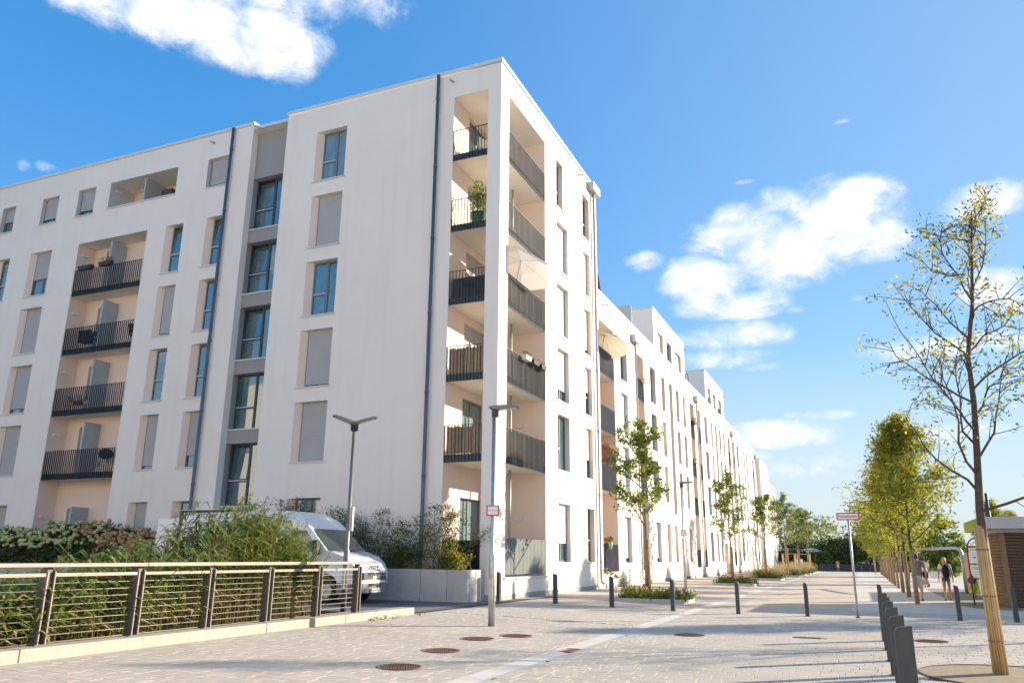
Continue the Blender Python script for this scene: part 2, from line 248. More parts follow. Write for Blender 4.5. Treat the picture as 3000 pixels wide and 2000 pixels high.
    def build(s, name, mt, parent=None, label=None, cat=None, group=None, kind=None, bevel=0.0, off=None):
        me = bpy.data.meshes.new(name)
        v = s.v
        o3 = off if off is not None else (rootloc(parent) if parent else None)
        if o3 is not None and (o3[0] or o3[1] or o3[2]): v = [(a - o3[0], b - o3[1], c - o3[2]) for a, b, c in v]
        me.from_pydata(v, [], s.f); ml = mats(mt)
        for q in ml: me.materials.append(q)
        if len(ml) > 1: me.polygons.foreach_set('material_index', s.m)
        if any(s.s): me.polygons.foreach_set('use_smooth', s.s)
        me.update()
        o = bpy.data.objects.new(name, me); COL.objects.link(o)
        if parent: o.parent = parent
        if off is not None and not parent: o.location = off
        if bevel:
            b = o.modifiers.new('bevel', 'BEVEL'); b.width = bevel; b.segments = 2; b.limit_method = 'ANGLE'
        return tag(o, label, cat, group, kind)
def np_mesh(name, V, Fq, mt, parent=None, mi=None, label=None, cat=None, group=None, kind=None, tri=False, smooth=False):
    """big meshes straight from arrays: V (n,3), Fq (m,4) quads or (m,3) triangles"""
    me = bpy.data.meshes.new(name); k = Fq.shape[1]
    me.vertices.add(len(V)); me.vertices.foreach_set('co', np.ascontiguousarray(V, dtype=np.float32).ravel())
    me.loops.add(Fq.size); me.loops.foreach_set('vertex_index', np.ascontiguousarray(Fq, dtype=np.int32).ravel())
    me.polygons.add(len(Fq)); me.polygons.foreach_set('loop_start', np.arange(0, Fq.size, k, dtype=np.int32)); me.polygons.foreach_set('loop_total', np.full(len(Fq), k, dtype=np.int32))
    for q in mats(mt): me.materials.append(q)
    if mi is not None: me.polygons.foreach_set('material_index', np.ascontiguousarray(mi, dtype=np.int32))
    me.polygons.foreach_set('use_smooth', np.full(len(Fq), smooth, dtype=bool))
    me.update(calc_edges=True); me.validate()
    o = bpy.data.objects.new(name, me); COL.objects.link(o)
    if parent: o.parent = parent
    return tag(o, label, cat, group, kind)
def copy_tree(o, parent=None):
    c = o.copy(); COL.objects.link(c); c.parent = parent
    for ch in list(o.children): copy_tree(ch, c)
    return c
def text_mesh(body, size, F, mt, name, parent, depth=0.004, sx=1.0):
    """flat lettering from the built-in font, laid on a surface by F(u, v, w)"""
    cu = bpy.data.curves.new('lettering', 'FONT'); cu.body = body; cu.size = size; cu.align_x = 'CENTER'; cu.align_y = 'CENTER'; cu.offset = size * .012
    ob = bpy.data.objects.new('lettering', cu); COL.objects.link(ob)
    me0 = bpy.data.meshes.new_from_object(ob.evaluated_get(bpy.context.evaluated_depsgraph_get()))
    mb = MB()
    for p in me0.polygons: mb.face([F(me0.vertices[i].co.x * sx, me0.vertices[i].co.y, depth) for i in p.vertices])
    bpy.data.objects.remove(ob); bpy.data.curves.remove(cu); bpy.data.meshes.remove(me0)
    return mb.build(name, mt, parent)
def gz(x, y=0): return 0.17 if x < -10.9 else (0.0 if x > -4.5 else 0.17 * (-4.5 - x) / 6.4)
def project(x, y, z):
    w = Vector((x, y, z - CAMZ)); d = w.dot(cf_)
    return (1500 + 2291.3 * w.dot(cr_) / d, 1000 - 2291.3 * w.dot(cu_) / d, d) if d > 0.1 else (-9e9, -9e9, d)

# ================================================================== GROUND
def sheet(name, x0, x1, y0, y1, mt, dz=0.0, flat=None, label=None):
    xs = sorted({x0, x1} | {x for x in (-10.9, -4.5) if x0 < x < x1}); mb = MB()
    for a, b in zip(xs[:-1], xs[1:]):
        za, zb = (gz(a + 1e-6) + dz, gz(b - 1e-6) + dz) if flat is None else (flat, flat)
        mb.face([(a, y0, za), (b, y0, zb), (b, y1, zb), (a, y1, za)])
    return mb.build(name, mt, kind='structure')
g = MB(); g.face([(-4000, -3000, -0.9), (4000, -3000, -0.9), (4000, 6000, -0.9), (-4000, 6000, -0.9)]); g.build('ground', 'terrain', kind='structure')
PAVE_Y1 = 27.9
paving = sheet('plaza_paving', -10.45, 30, -8, PAVE_Y1, 'joint_sand', dz=-0.022)
sheet('side_pavement', -10.9, -4.95, PAVE_Y1, 125, 'street_asphalt', dz=0.0)
sheet('forecourt_pavement', -10.9, -10.45, 18.0, PAVE_Y1, 'street_asphalt', dz=-0.004)
sheet('street', -4.6, -0.4, PAVE_Y1, 125, 'street_asphalt', dz=0.0)
gm = MB()
for i in range(0, 90):                     # dished concrete channel blocks
    y = -8 + i * 1.5
    if y > 124: break
    za = gz(-4.95); zb = gz(-4.6); L = 1.492
    gm.face([(-4.95, y, za + .004), (-4.87, y, za - .004), (-4.87, y + L, za - .004), (-4.95, y + L, za + .004)])
    gm.face([(-4.87, y, za - .004), (-4.68, y, zb - .012), (-4.68, y + L, zb - .012), (-4.87, y + L, za - .004)])
    gm.face([(-4.68, y, zb - .012), (-4.588, y, zb - .003), (-4.588, y + L, zb - .003), (-4.68, y + L, zb - .012)])
gm.build('gutter_channel', 'gutter_concrete', kind='structure')
pm = MB(); pts = [(-0.4, PAVE_Y1), (30, PAVE_Y1), (30, 30.2), (5.2, 30.4), (4.3, 30.9), (3.4, 31.6), (3.15, 33), (3.2, 125), (-0.4, 125)]
pm.face([(x, y, 0.0) for x, y in pts]); pm.build('promenade', 'promenade', kind='structure')
pm = MB(); pts = [(3.2, 125), (3.15, 33), (3.4, 31.6), (4.3, 30.9), (5.2, 30.4), (30, 30.2), (30, 125)]
pm.face([(x, y, -0.004) for x, y in pts]); pm.build('footpath', 'path_asphalt', kind='structure')
pm = MB(); pm.face([(3.2, 52, 0.002), (12, 52, 0.002), (12, 125, .002), (3.2, 125, .002)]); pm.build('play_area_paving', 'promenade', kind='structure')
sheet('driveway', -60, -10.45, 17.6, 26, 'drive_asphalt', flat=0.165)
dm = MB(); X0, X1 = -60, -10.72
dm.face([(X1, -8, .2), (X1, 17.6, .2), (-12.2, 16.8, -.45), (-12.2, -8, -.45)]); dm.face([(-12.2, -8, -.45), (-12.2, 16.8, -.45), (X0, 16.8, -.45), (X0, -8, -.45)]); dm.face([(-12.2, 16.8, -.45), (X1, 17.6, .164), (X0, 17.6, .164), (X0, 16.8, -.45)])
dm.build('swale', 'soil', kind='structure')

# rows of concrete pavers, running bond with rows of mixed width
MAN = [(-6.09, 10.2), (-6.46, 12.12), (-6.73, 14.05), (-6.35, 15.01), (-3.42, 17.39), (1.13, 18.44)]
PIT = (1.9, 13.45, 1.28)
stones = []
def in_hole(x, y, hw, hl):
    for mx, my in MAN:
        if math.hypot(x - mx, y - my) + math.hypot(hw, hl) < 0.325: return True
    if math.hypot(x - PIT[0], y - PIT[1]) < PIT[2]: return True
    return abs(x + 1.14) < .2 + hw * .3 and abs(y - 17.97) < .12
rr = random.Random(3)
for (xa, xb) in ((-10.15, -4.96), (-4.59, 9.0)):
    y = 5.6
    while y < PAVE_Y1 - 0.1:
        w = rr.choice((0.125, 0.165, 0.165, 0.205, 0.205, 0.26)); w = min(w, PAVE_Y1 - y)
        x = xa - rr.uniform(0, .3)
        while x < xb:
            L = rr.choice((0.25, 0.33, 0.33, 0.41, 0.5)); a = max(x, xa); b = min(x + L, xb); x += L
            if b - a < .06: continue
            if 18.98 < y + w / 2 < 19.2: continue
            if in_hole((a + b) / 2, y + w / 2, (b - a) / 2, w / 2): continue
            stones.append((a, b, y, y + w, rr.uniform(-.0010, .0010), rr.uniform(-.0004, .0004)))
        y += w
x = -10.15                                           # the row of cut setts across the plaza
while x < 9:
    if not (-4.96 < x + .05 < -4.59): stones.append((x, x + .15, 19.01, 19.17, rr.uniform(-.004, .006), rr.uniform(-.001, .001)))
    x += .16
def stone_geo(a, b, c, d, h, t):
    j = .0028; cx = .0035; a += j * 1.5; b -= j * 1.5; c += j * .6; d -= j * .6
    zt = lambda x: gz(x) + h + t * (x - a) / max(b - a, .01)
    zb = lambda x: gz(x) - .03
    return [(a, c, zb(a)), (b, c, zb(b)), (b, d, zb(b)), (a, d, zb(a)), (a, c, zt(a) - .004), (b, c, zt(b) - .004), (b, d, zt(b) - .004), (a, d, zt(a) - .004),
            (a + cx, c + cx, zt(a)), (b - cx, c + cx, zt(b)), (b - cx, d - cx, zt(b)), (a + cx, d - cx, zt(a))]
SF = [(0, 1, 5, 4), (1, 2, 6, 5), (2, 3, 7, 6), (3, 0, 4, 7), (4, 5, 9, 8), (5, 6, 10, 9), (6, 7, 11, 10), (7, 4, 8, 11), (8, 9, 10, 11)]
def shown(s):
    px, py, d = project((s[0] + s[1]) / 2, (s[2] + s[3]) / 2, 0)
    return (s[1] - s[0]) * (s[3] - s[2]) / d ** 3 if (20 < px < 2980 and py < 1985 and d > 0) else 0
order = sorted(stones, key=shown, reverse=True)
for s in order[:290]:
    me = bpy.data.meshes.new('paver'); me.from_pydata(stone_geo(*s), [], SF); me.materials.append(MATS['paver'])
    o = bpy.data.objects.new('paver', me); COL.objects.link(o); o.parent = paving
V = np.array([stone_geo(*s) for s in order[290:]]).reshape(-1, 3); n = len(order) - 290
Fq = (np.array(SF)[None] + (np.arange(n) * 12)[:, None, None]).reshape(-1, 4)
np_mesh('paver_field', V, Fq, 'paver', paving, kind='stuff')

# round rusty manhole covers, gratings
def manhole(x, y, label, r=.32):
    z = gz(x); t = thing('manhole_cover', (x, y, z), label, 'manhole cover', 'rusty manhole covers in the paving')
    ring = MB(); n = 36; zc = z + .007
    for k in range(n):
        a0, a1 = 2 * PI * k / n, 2 * PI * (k + 1) / n; P = lambda rr_, a, h: (x + rr_ * math.cos(a), y + rr_ * math.sin(a), zc + h)
        ring.face([P(r * .9, a0, .003), P(r, a0, .003), P(r, a1, .003), P(r * .9, a1, .003)]); ring.face([P(r, a0, .003), P(r, a0, -.03), P(r, a1, -.03), P(r, a1, .003)]); ring.face([P(r * .9, a1, .003), P(r * .9, a1, -.006), P(r * .9, a0, -.006), P(r * .9, a0, .003)])
    ring.build('rim', 'rust', t)
    lid = MB(); lid.face([(x + r * .895 * math.cos(2 * PI * k / n), y + r * .895 * math.sin(2 * PI * k / n), zc - .004) for k in range(n)])
    for i in range(-7, 8):
        for j in range(-7, 8):
            px, py = i * .04 + (j % 2) * .02, j * .037
            if math.hypot(px, py) < r * .84: lid.box(x + px - .013, x + px + .013, y + py - .009, y + py + .009, zc - .004, zc + .003)
    lid.build('lid', 'rust', t)
for (mx, my), lab in zip(MAN, ('rusty round manhole cover nearest to the bottom edge of the picture', 'rusty round manhole cover, second nearest of the four left of the gutter', 'rusty round manhole cover in front of the tall galvanised lamp post, left of a pair', 'rusty round manhole cover farthest of the four left of the gutter', 'rusty round manhole cover in the middle of the street right of the gutter', 'rusty round manhole cover beside the row of flat steel posts')):
    manhole(mx, my, lab)
def grate(x0, x1, y0, y1, z, label):
    t = thing('drain_grate', ((x0 + x1) / 2, (y0 + y1) / 2, z), label, 'drain grate')
    f = MB(); b = .025; f.box(x0, x1, y0, y0 + b, z - .03, z + .006); f.box(x0, x1, y1 - b, y1, z - .03, z + .006); f.box(x0, x0 + b, y0 + b, y1 - b, z - .03, z + .006); f.box(x1 - b, x1, y0 + b, y1 - b, z - .03, z + .006); f.build('frame', 'rust', t)
    g2 = MB(); k = x0 + .05
    while k < x1 - .04: g2.box(k, k + .018, y0 + b, y1 - b, z - .02, z + .003); k += .04
    g2.build('bars', 'rust', t)
    u = MB(); u.face([(x0 + b, y0 + b, z - .018), (x1 - b, y0 + b, z - .018), (x1 - b, y1 - b, z - .018), (x0 + b, y1 - b, z - .018)]); u.build('shaft', 'interior', t)
grate(-4.93, -4.61, 13.35, 13.85, .004, 'rusty drain grate set in the pale gutter channel')
grate(-1.40, -0.88, 17.86, 18.08, .004, 'narrow slot drain grate in the street paving')

# ================================================================== BUILDINGS
YF = 24.0; XF = -10.9
FL = lambda u, d, z: (u, YF + d, z)           # shaded gable side, u runs along X, d goes into the wall
FR = lambda u, d, z: (XF - d, u, z)           # sunlit street side, u runs along Y
def shift(F, dd): return lambda u, d, z: F(u, d + dd, z)
def inside(u, z, o): return o['u0'] - 1e-6 < u < o['u1'] + 1e-6 and o['z0'] - 1e-6 < z < o['z1'] + 1e-6
def wall(mb, F, u0, u1, z0, z1, ops, m=0):
    us = sorted({u0, u1} | {round(v, 4) for o in ops for v in (o['u0'], o['u1']) if u0 < v < u1}); zs = sorted({z0, z1} | {round(v, 4) for o in ops for v in (o['z0'], o['z1']) if z0 < v < z1})
    for a, b in zip(us[:-1], us[1:]):
        run = None
        for c, d in zip(zs[:-1], zs[1:]):
            solid = not any(inside((a + b) / 2, (c + d) / 2, o) for o in ops)
            if solid: run = (run[0], d) if run else (c, d)
            if (not solid or d == zs[-1]) and run: mb.face([F(a, 0, run[0]), F(b, 0, run[0]), F(b, 0, run[1]), F(a, 0, run[1])], m); run = None
    for o in ops:
        if o.get('d') is None: continue
        a, b, c, e, d, sp = o['u0'], o['u1'], o['z0'], o['z1'], o['d'], o.get('splay', 0); am = o.get('acc', {}); spr = o.get('splay_r', 0)
        mb.face([F(a, 0, c), F(a, 0, e), F(a + sp, d, e), F(a + sp, d, c)], am.get('l', m)); mb.face([F(b, 0, c), F(b, 0, e), F(b - spr, d, e), F(b - spr, d, c)], am.get('r', m))
        mb.face([F(a, 0, e), F(b, 0, e), F(b - spr, d, e), F(a + sp, d, e)], am.get('t', m)); mb.face([F(a, 0, c), F(b, 0, c), F(b - spr, d, c), F(a + sp, d, c)], m)
def OP(u0, u1, z0, z1, d=.24, **k): return dict(u0=u0, u1=u1, z0=z0, z1=z1, d=d, **k)

def window(bld, F, o, kind='two', shut=0.0, frame='frame_grey', glass='glass', shutter='shutter', tilt=False, sill=True, name='window', sill_ext=(.05, .05)):
    a = o['u0'] + o.get('splay', 0); b = o['u1'] - o.get('splay_r', 0); c, e, d = o['z0'], o['z1'], o['d']
    f = MB(); t = .06; D0, D1 = d - .005, d + .07; a += .004; b -= .004; c += .004; e -= .004
    f.box(a, b, D0, D1, e - t, e, 0, F); f.box(a, b, D0, D1, c, c + t, 0, F); f.box(a, a + t, D0, D1, c + t, e - t, 0, F); f.box(b - t, b, D0, D1, c + t, e - t, 0, F)
    panes = []; zt = c + (e - c) * .40
    if kind == 'two':
        mu = a + (b - a) * .54; f.box(mu - .05, mu + .05, D0, D1, c + t, e - t, 0, F); f.box(a + t, mu - .05, D0, D1, zt - .045, zt + .045, 0, F)
        panes = [(a + t, mu - .05, c + t, zt - .045, 0), (a + t, mu - .05, zt + .045, e - t, 1), (mu + .05, b - t, c + t, e - t, 0)]
    elif kind == 'one':
        f.box(a + t, b - t, D0, D1, zt - .045, zt + .045, 0, F); panes = [(a + t, b - t, c + t, zt - .045, 0), (a + t, b - t, zt + .045, e - t, 1)]
    elif kind == 'pair':
        mu = (a + b) / 2; f.box(mu - .05, mu + .05, D0, D1, c + t, e - t, 0, F); panes = [(a + t, mu - .05, c + t, e - t, 0), (mu + .05, b - t, c + t, e - t, 0)]
    else: panes = [(a + t, b - t, c + t, e - t, 0)]
    w = f.build(name, frame, bld)
    if kind in ('two', 'one') and not shut > .7:
        h = MB(); p = panes[1]; h.box(p[0] - .01, p[1] + .01, D0 - .015, D0 - .001, zt + .005, zt + .04, 0, F); h.build('weather_bar', 'frame_light', w)
    for (p0, p1, q0, q1, up) in panes:
        if shut and q0 > e - (e - c) * shut: continue
        g_ = MB()
        if tilt and up:
            G = lambda u, dd, z: F(u, dd + (z - q0) * .085, z); s_ = .05
            g_.box(p0 + s_, p1 - s_, d + .02, d + .03, q0 + s_, q1 - s_, 0, G); o_ = g_.build('pane', glass, w)
            fr = MB(); fr.box(p0, p1, d + .005, d + .05, q1 - s_, q1, 0, G); fr.box(p0, p1, d + .005, d + .05, q0, q0 + s_, 0, G); fr.box(p0, p0 + s_, d + .005, d + .05, q0 + s_, q1 - s_, 0, G); fr.box(p1 - s_, p1, d + .005, d + .05, q0 + s_, q1 - s_, 0, G); fr.build('tilted_sash', frame, w)
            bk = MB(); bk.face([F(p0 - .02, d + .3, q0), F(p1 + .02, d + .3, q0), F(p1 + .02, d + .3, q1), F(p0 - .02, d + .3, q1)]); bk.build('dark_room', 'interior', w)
        else:
            g_.box(p0, p1, d + .03, d + .045, q0, q1, 0, F); g_.build('pane', glass, w)
    if shut > 0:
        s_ = MB(); s_.box(a + .035, b - .035, d - .035, d - .012, e - (e - c) * shut, e, 0, F); s_.build('roller_shutter', shutter, w)
        for g0 in (a, b - .035):
            gd = MB(); gd.box(g0, g0 + .035, d - .04, d - .006, c, e, 0, F); gd.build('shutter_guide', frame, w)
    if sill:
        s_ = MB(); s_.box(o['u0'] - sill_ext[0], o['u1'] + sill_ext[1], -.045, d - .006, c - .028, c - .003, 0, F); s_.box(o['u0'] - sill_ext[0], o['u1'] + sill_ext[1], -.045, -.035, c - .06, c - .028, 0, F); s_.build('sill', 'parapet_metal', w)
    return w

def railing(bld, F, u0, u1, zb, zt, d=.02, mt='rail_paint', step=.135, fascia=.27, solid=False, name='railing', hb=.032):
    mb = MB(); h = hb
    mb.box(u0, u1, d, d + h, zt - .012, zt, 0, F); mb.box(u0, u1, d, d + h, zb, zb + .012, 0, F)
    n = max(2, int(round((u1 - u0) / step)))
    for k in range(n + 1):
        u = u0 + (u1 - u0) * k / n; mb.box(u - .006, u + .006, d + .001, d + h - .001, zb + .012, zt - .012, 0, F)
    if fascia: mb.box(u0, u1, d + h + .004, d + h + .012, zb, zb + fascia, 0, F)
    if solid: mb.box(u0, u1, d + h + .004, d + h + .010, zb + .02, zt - .02, 0, F)
    return mb.build(name, mt, bld)
def wall_lamp(bld, F, u, z, d=0):
    mb = MB(); mb.box(u - .16, u + .16, d - .09, d - .002, z - .055, z + .055, 0, F); return mb.build('wall_lamp', 'lamp_white', bld)
def downpipe(bld, x, y, z0, z1, r, mt, nx, ny, hop=None, back=.13):
    """pipe standing off the wall by nx, ny with collars, optional box hopper"""
    mb = MB(); mb.tube([(x, y, z1), (x, y, z0 + .25), (x + nx * .02, y + ny * .02, z0 + .1), (x + nx * .14, y + ny * .14, z0)], r, 10)
    z = z0 + .9
    while z < z1 - .3: mb.tube([(x, y, z), (x, y, z + .1)], r * 1.18, 10); z += 2.95
    p = mb.build('downpipe', mt, bld); br = MB(); z = z0 + 1.0
    while z < z1 - .2: br.bar((x, y, z), (x - nx * (back + .02), y - ny * (back + .02), z), .02, .03); z += 2.95
    br.build('bracket', mt, p)
    if hop: hb = MB(); hb.box(*hop); hb.build('rain_hopper', 'pipe_pale', p)
    return p
def spout(bld, F, u, z):
    x0 = F(u, .05, z + .03); x1 = F(u, -.28, z - .03); mb = MB(); mb.tube([x0, x1], .04, 8); mb.tube([F(u, -.281, z - .03), F(u, -.283, z - .03)], .03, 8); mb.build('overflow_spout', 'pipe_pale', bld)
def cap(mb, F, u0, u1, z, th=.15, over=.05, deep=.35): mb.box(u0, u1, -over, deep, z, z + th, 0, F)

T = [3.56, 7.19, 10.07, 12.95, 15.87, 18.83]        # heads of the windows, storey by storey
WH = 2.29
# ------------------------------------------------------------------ corner building with its side wing
A = thing('apartment_building', (-20, 27, 0.17), 'six-storey cream apartment building with corner loggias and long shaded side wing', 'building')
wm = MB(); ops = []; wins = []
XL = -46.0; XS0, XS1 = -23.0, -21.1; ZT = 20.0
TAN = 1; PG = 2
def add(u0, u1, z0, z1, acc=None, splay=0, **kw):
    o = OP(u0, u1, z0, z1, splay=splay, acc=({'l': TAN} if acc == 'tan' else ({'l': PG, 'r': PG} if acc == 'grey' else {}))); ops.append(o); wins.append((o, kw)); return o
sh_corner = [0, 1.0, .955, 0, 1.0, 0]
for k in range(6): add(-19.47, -17.95, T[k] - WH, T[k], 'tan', .22, kind='two', shut=sh_corner[k], glass=('glass' if k != 5 else 'curtain_glass'), sill_ext=(.06, .06))
shc = [0, .78, 0, 0, 0]; shb = [1.0, .93, 0, .94, 0]; sha = [1.0, 1.0, .89, 1.0, .60]
for k in range(5):
    add(-25.15, -24.12, T[k] - WH, T[k], 'tan', .22, kind='one', shut=shc[k], tilt=(k == 4)); add(-27.55, -26.5, T[k] - WH, T[k], 'tan', .22, kind='one', shut=shb[k], tilt=(k == 4))
    add(-36.53, -35.0, T[k] - WH, T[k], 'tan', .22, kind='two', shut=sha[k]); add(-39.15, -38.08, T[k] - WH, T[k], 'tan', .22, kind='one', shut=(0, .5, 1, 0, 0)[k]); add(-43.0, -41.5, T[k] - WH, T[k], 'tan', .22, kind='two', shut=(1, 0, .5, 1, 0)[k])
for (a, b, s_) in ((-39.38, -38.37, .52), (-36.34, -35.15, .77), (-33.76, -32.57, .76), (-25.45, -24.25, .86), (-43, -41.8, .6)): add(a, b, 17.38, 18.8, 'grey', 0, kind='pair', shut=s_, tilt=False)
logg = dict(u0=-33.15, u1=-28.7, z0=0.9, z1=15.87, d=None); ltop = dict(u0=-31.58, u1=-27.27, z0=17.42, z1=18.8, d=None)
stair = dict(u0=XS0, u1=XS1, z0=0.1, z1=ZT + 1, d=None); cl = dict(u0=-12.92, u1=-11.45, z0=0.87, z1=18.94, d=None)
wall(wm, FL, XL, XF, 0.1, ZT, ops + [logg, ltop, stair, cl])
# street side of the corner block
opsR = []; winsR = []
def addR(lst, wl, u0, u1, z0, z1, acc=None, d=.22, **kw):
    o = OP(u0, u1, z0, z1, d=d, acc=({'r': TAN} if acc == 'tan' else {'r': PG, 't': PG})); lst.append(o); wl.append((o, kw)); return o
s1 = [.68, 0, .76, 1.0, 1.0, 0]; s2 = [0, .62, .5, .85, 1.0, 0]
for k in range(6):
    addR(opsR, winsR, 30.08, 31.55 if k < 5 else 30.92, T[k] + .07 - WH, T[k] + .07, 'grey', kind='two' if k < 5 else 'one', shut=s1[k]); addR(opsR, winsR, 33.82, 34.86, T[k] + .07 - WH, T[k] + .07, 'tan', kind='one', shut=s2[k])
clR = dict(u0=24.79, u1=28.65, z0=0.87, z1=18.96, d=None)
wall(wm, FR, YF, 36.1, 0.1, ZT, opsR + [clR])
# roof, hidden sides, stair recess, loggia linings
wm.face([(XL, YF, ZT - .3), (XF, YF, ZT - .3), (XF, 36.1, ZT - .3), (XL, 36.1, ZT - .3)]); wm.face([(XL, 36.1, .1), (XF, 36.1, .1), (XF, 36.1, ZT), (XL, 36.1, ZT)]); wm.face([(XL, YF, .1), (XL, 36.1, .1), (XL, 36.1, ZT), (XL, YF, ZT)])
DS = .34
sw = [(15.07, 17.49), (12.14, 14.45), (9.26, 11.54), (6.38, 8.66), (3.36, 5.80)]; so_ = [OP(XS0 + .01, XS1 - .01, z0, z1, d=.28) for z0, z1 in sw]
wall(wm, shift(FL, DS), XS0, XS1, 0.1, ZT, so_, 3)
for u in (XS0, XS1): wm.face([FL(u, 0, .1), FL(u, DS, .1), FL(u, DS, ZT), FL(u, 0, ZT)])
TN, CE = 1, 4
def loggia_box(mb, F, u0, u1, z0, z1, D, side=TN, back=None, backops=()):
    mb.face([F(u0, 0, z0), F(u0, D, z0), F(u0, D, z1), F(u0, 0, z1)], side); mb.face([F(u1, 0, z0), F(u1, D, z0), F(u1, D, z1), F(u1, 0, z1)], side); mb.face([F(u0, 0, z1), F(u1, 0, z1), F(u1, D, z1), F(u0, D, z1)], CE); mb.face([F(u0, 0, z0), F(u1, 0, z0), F(u1, D, z0), F(u0, D, z0)], 0)
    wall(mb, shift(F, D), u0, u1, z0, z1, list(backops), TN if back is None else back)
DL = .95
bops = [OP(u, u + .95, T[k] - 2.25, T[k] - .12, d=.2, acc={'l': TN, 'r': TN}) for k in range(5) for u in (-32.35, -29.75)]
loggia_box(wm, FL, -33.15, -28.7, .9, 15.87, DL, backops=bops)
bopt = [OP(-30.9, -30.0, 17.43, 18.55, d=.15), OP(-28.9, -28.0, 17.43, 18.55, d=.15)]
loggia_box(wm, FL, -31.58, -27.27, 17.42, 18.8, 1.4, side=PG, backops=bopt)
# corner loggia: left wall faces the street, back wall faces the plaza
cop = [OP(25.36, 27.3, (T[k] if k else 3.56) - 2.28, T[k], d=.16, acc={'l': 0}) for k in range(6)]
FW = lambda u, d, z: (-12.92 - d, u, z); wall(wm, FW, YF + .3, 28.65, .87, 18.95, cop, TN)
wm.face([(-12.92, YF, .87), (-12.92, YF + .3, .87), (-12.92, YF + .3, 18.95), (-12.92, YF, 18.95)], TN); wm.face([(-12.92, 28.65, .87), (XF, 28.65, .87), (XF, 28.65, 18.95), (-12.92, 28.65, 18.95)], TN)
wm.face([(-12.92, YF, 18.95), (XF, YF, 18.95), (XF, 28.65, 18.95), (-12.92, 28.65, 18.95)], CE); wm.face([(-12.92, YF, .87), (XF, YF, .87), (XF, 28.65, .87), (-12.92, 28.65, .87)], 0)
wm.face([(-11.45, YF, .87), (-11.45, 24.79, .87), (-11.45, 24.79, 18.95), (-11.45, YF, 18.95)], 0); wm.face([(-11.45, 24.79, .87), (XF, 24.79, .87), (XF, 24.79, 18.95), (-11.45, 24.79, 18.95)], 0)
wm.build('wall', ['white_plaster', 'tan_plaster', 'pale_grey_plaster', 'grey_plaster', 'ceiling_plaster'], A)
for o, kw in wins: window(A, FL, o, **kw)
for o, kw in winsR: window(A, FR, o, shutter='shutter_white', **kw)
for i, o in enumerate(so_): window(A, shift(FL, DS), o, kind='two', frame='frame_dark', tilt=(i != 3))
for i, o in enumerate(bops): window(A, shift(FL, DL), o, kind='single', frame='frame_dark', sill=False, name='balcony_door')
for o in bopt: window(A, shift(FL, 1.4), o, kind='single', frame='frame_dark', sill=False, name='balcony_door')
for k, o in enumerate(cop): window(A, FW, o, kind='pair', frame='frame_grey', sill=False, shut=(0, 0, .95, .95, .95, 0)[k], name='balcony_door', glass='curtain_glass' if k < 2 else 'glass')
tr = MB(); cap(tr, FL, XL, XS0 + .05, ZT); cap(tr, FL, XS1 - .05, XF + .05, ZT + .03); cap(tr, shift(FL, DS), XS0 + .05, XS1 - .05, ZT - .02, deep=.3); tr.build('parapet_cap', 'parapet_metal', A)
tr = MB(); cap(tr, FR, YF + .36, 36.16, ZT + .032); tr.build('parapet_cap', 'parapet_metal', A)
tr = MB(); tr.box(XL, XF + .006, YF - .006, YF + .1, .1, .34); tr.box(XF - .1, XF + .006, YF + .1, 36.1, .1, .34); tr.build('plinth', 'plinth_grey', A)
SLB = [4.65, 7.5, 10.36, 13.24, 16.18]
for k, z in enumerate(SLB):
    sl = MB(); sl.box(-12.915, XF - .075, YF + .08, 28.645, z + .015, z + .26); sl.build('balcony_slab', 'ceiling_plaster', A)
    railing(A, FL, -12.90, -11.46, z, z + 1.29, hb=.045); railing(A, FR, 24.80, 28.64, z, z + 1.27, mt='rail_grey', step=.125, fascia=.27, hb=.036)
    pp = MB(); pp.tube([(-11.78, 27.2, z - 2.6), (-11.78, 27.2, z + .012)], .045, 10); pp.build('drain_pipe', 'pipe_pale', A)
    if k < 4:
        zz = z; sl = MB(); sl.box(-33.14, -28.71, YF + .08, YF + DL, zz - .02, zz + .24); sl.build('balcony_slab', 'ceiling_plaster', A)
        railing(A, FL, -33.1, -28.74, zz - .03, zz + 1.25, step=.125, hb=.05); 
for k in range(5):
    z0 = (1.2, 4.9, 7.75, 10.6, 13.5)[k]; dv = MB(); dv.box(-31.12, -31.0, YF + .12, YF + DL - .02, z0, z0 + 2.25); dv.build('divider_screen', 'divider_panel', A)
    FS = lambda u, d, z: (-33.15 - d, u, z); FS2 = lambda u, d, z: (-33.15 + (-d), u, z)
    lp = MB(); zl = T[k] - .5; lp.box(-33.145, -33.05, YF + .25, YF + .55, zl - .05, zl + .05); lp.build('wall_lamp', 'lamp_white', A)
for z in (6.55, 2.95): lp = MB(); lp.box(-12.15, -11.85, 28.55, 28.645, z - .06, z + .06); lp.build('wall_lamp', 'lamp_white', A)
lp = MB(); lp.box(-31.575, -31.48, 24.3, 24.6, 18.45, 18.55); lp.build('wall_lamp', 'lamp_white', A)
dv = MB(); dv.box(-29.5, -29.4, YF + .15, YF + 1.38, 17.44, 18.72); dv.build('divider_screen', 'divider_panel', A)
sl = MB(); sl.box(-31.6, -27.25, YF - .05, YF + .2, 17.385, 17.45); sl.build('loggia_sill', 'parapet_metal', A); rl = MB(); rl.bar((-31.2, YF + .25, 17.56), (-27.28, YF + .25, 17.56), .05, .05); rl.bar((-31.2, YF + .25, 17.49), (-27.28, YF + .25, 17.49), .03, .03); rl.build('railing', 'rail_paint', A)
downpipe(A, -13.6, YF - .13, .3, 20.02, .065, 'pipe_zinc', 0, -1); downpipe(A, -24.05, YF - .13, .3, 20.02, .065, 'pipe_zinc', 0, -1)
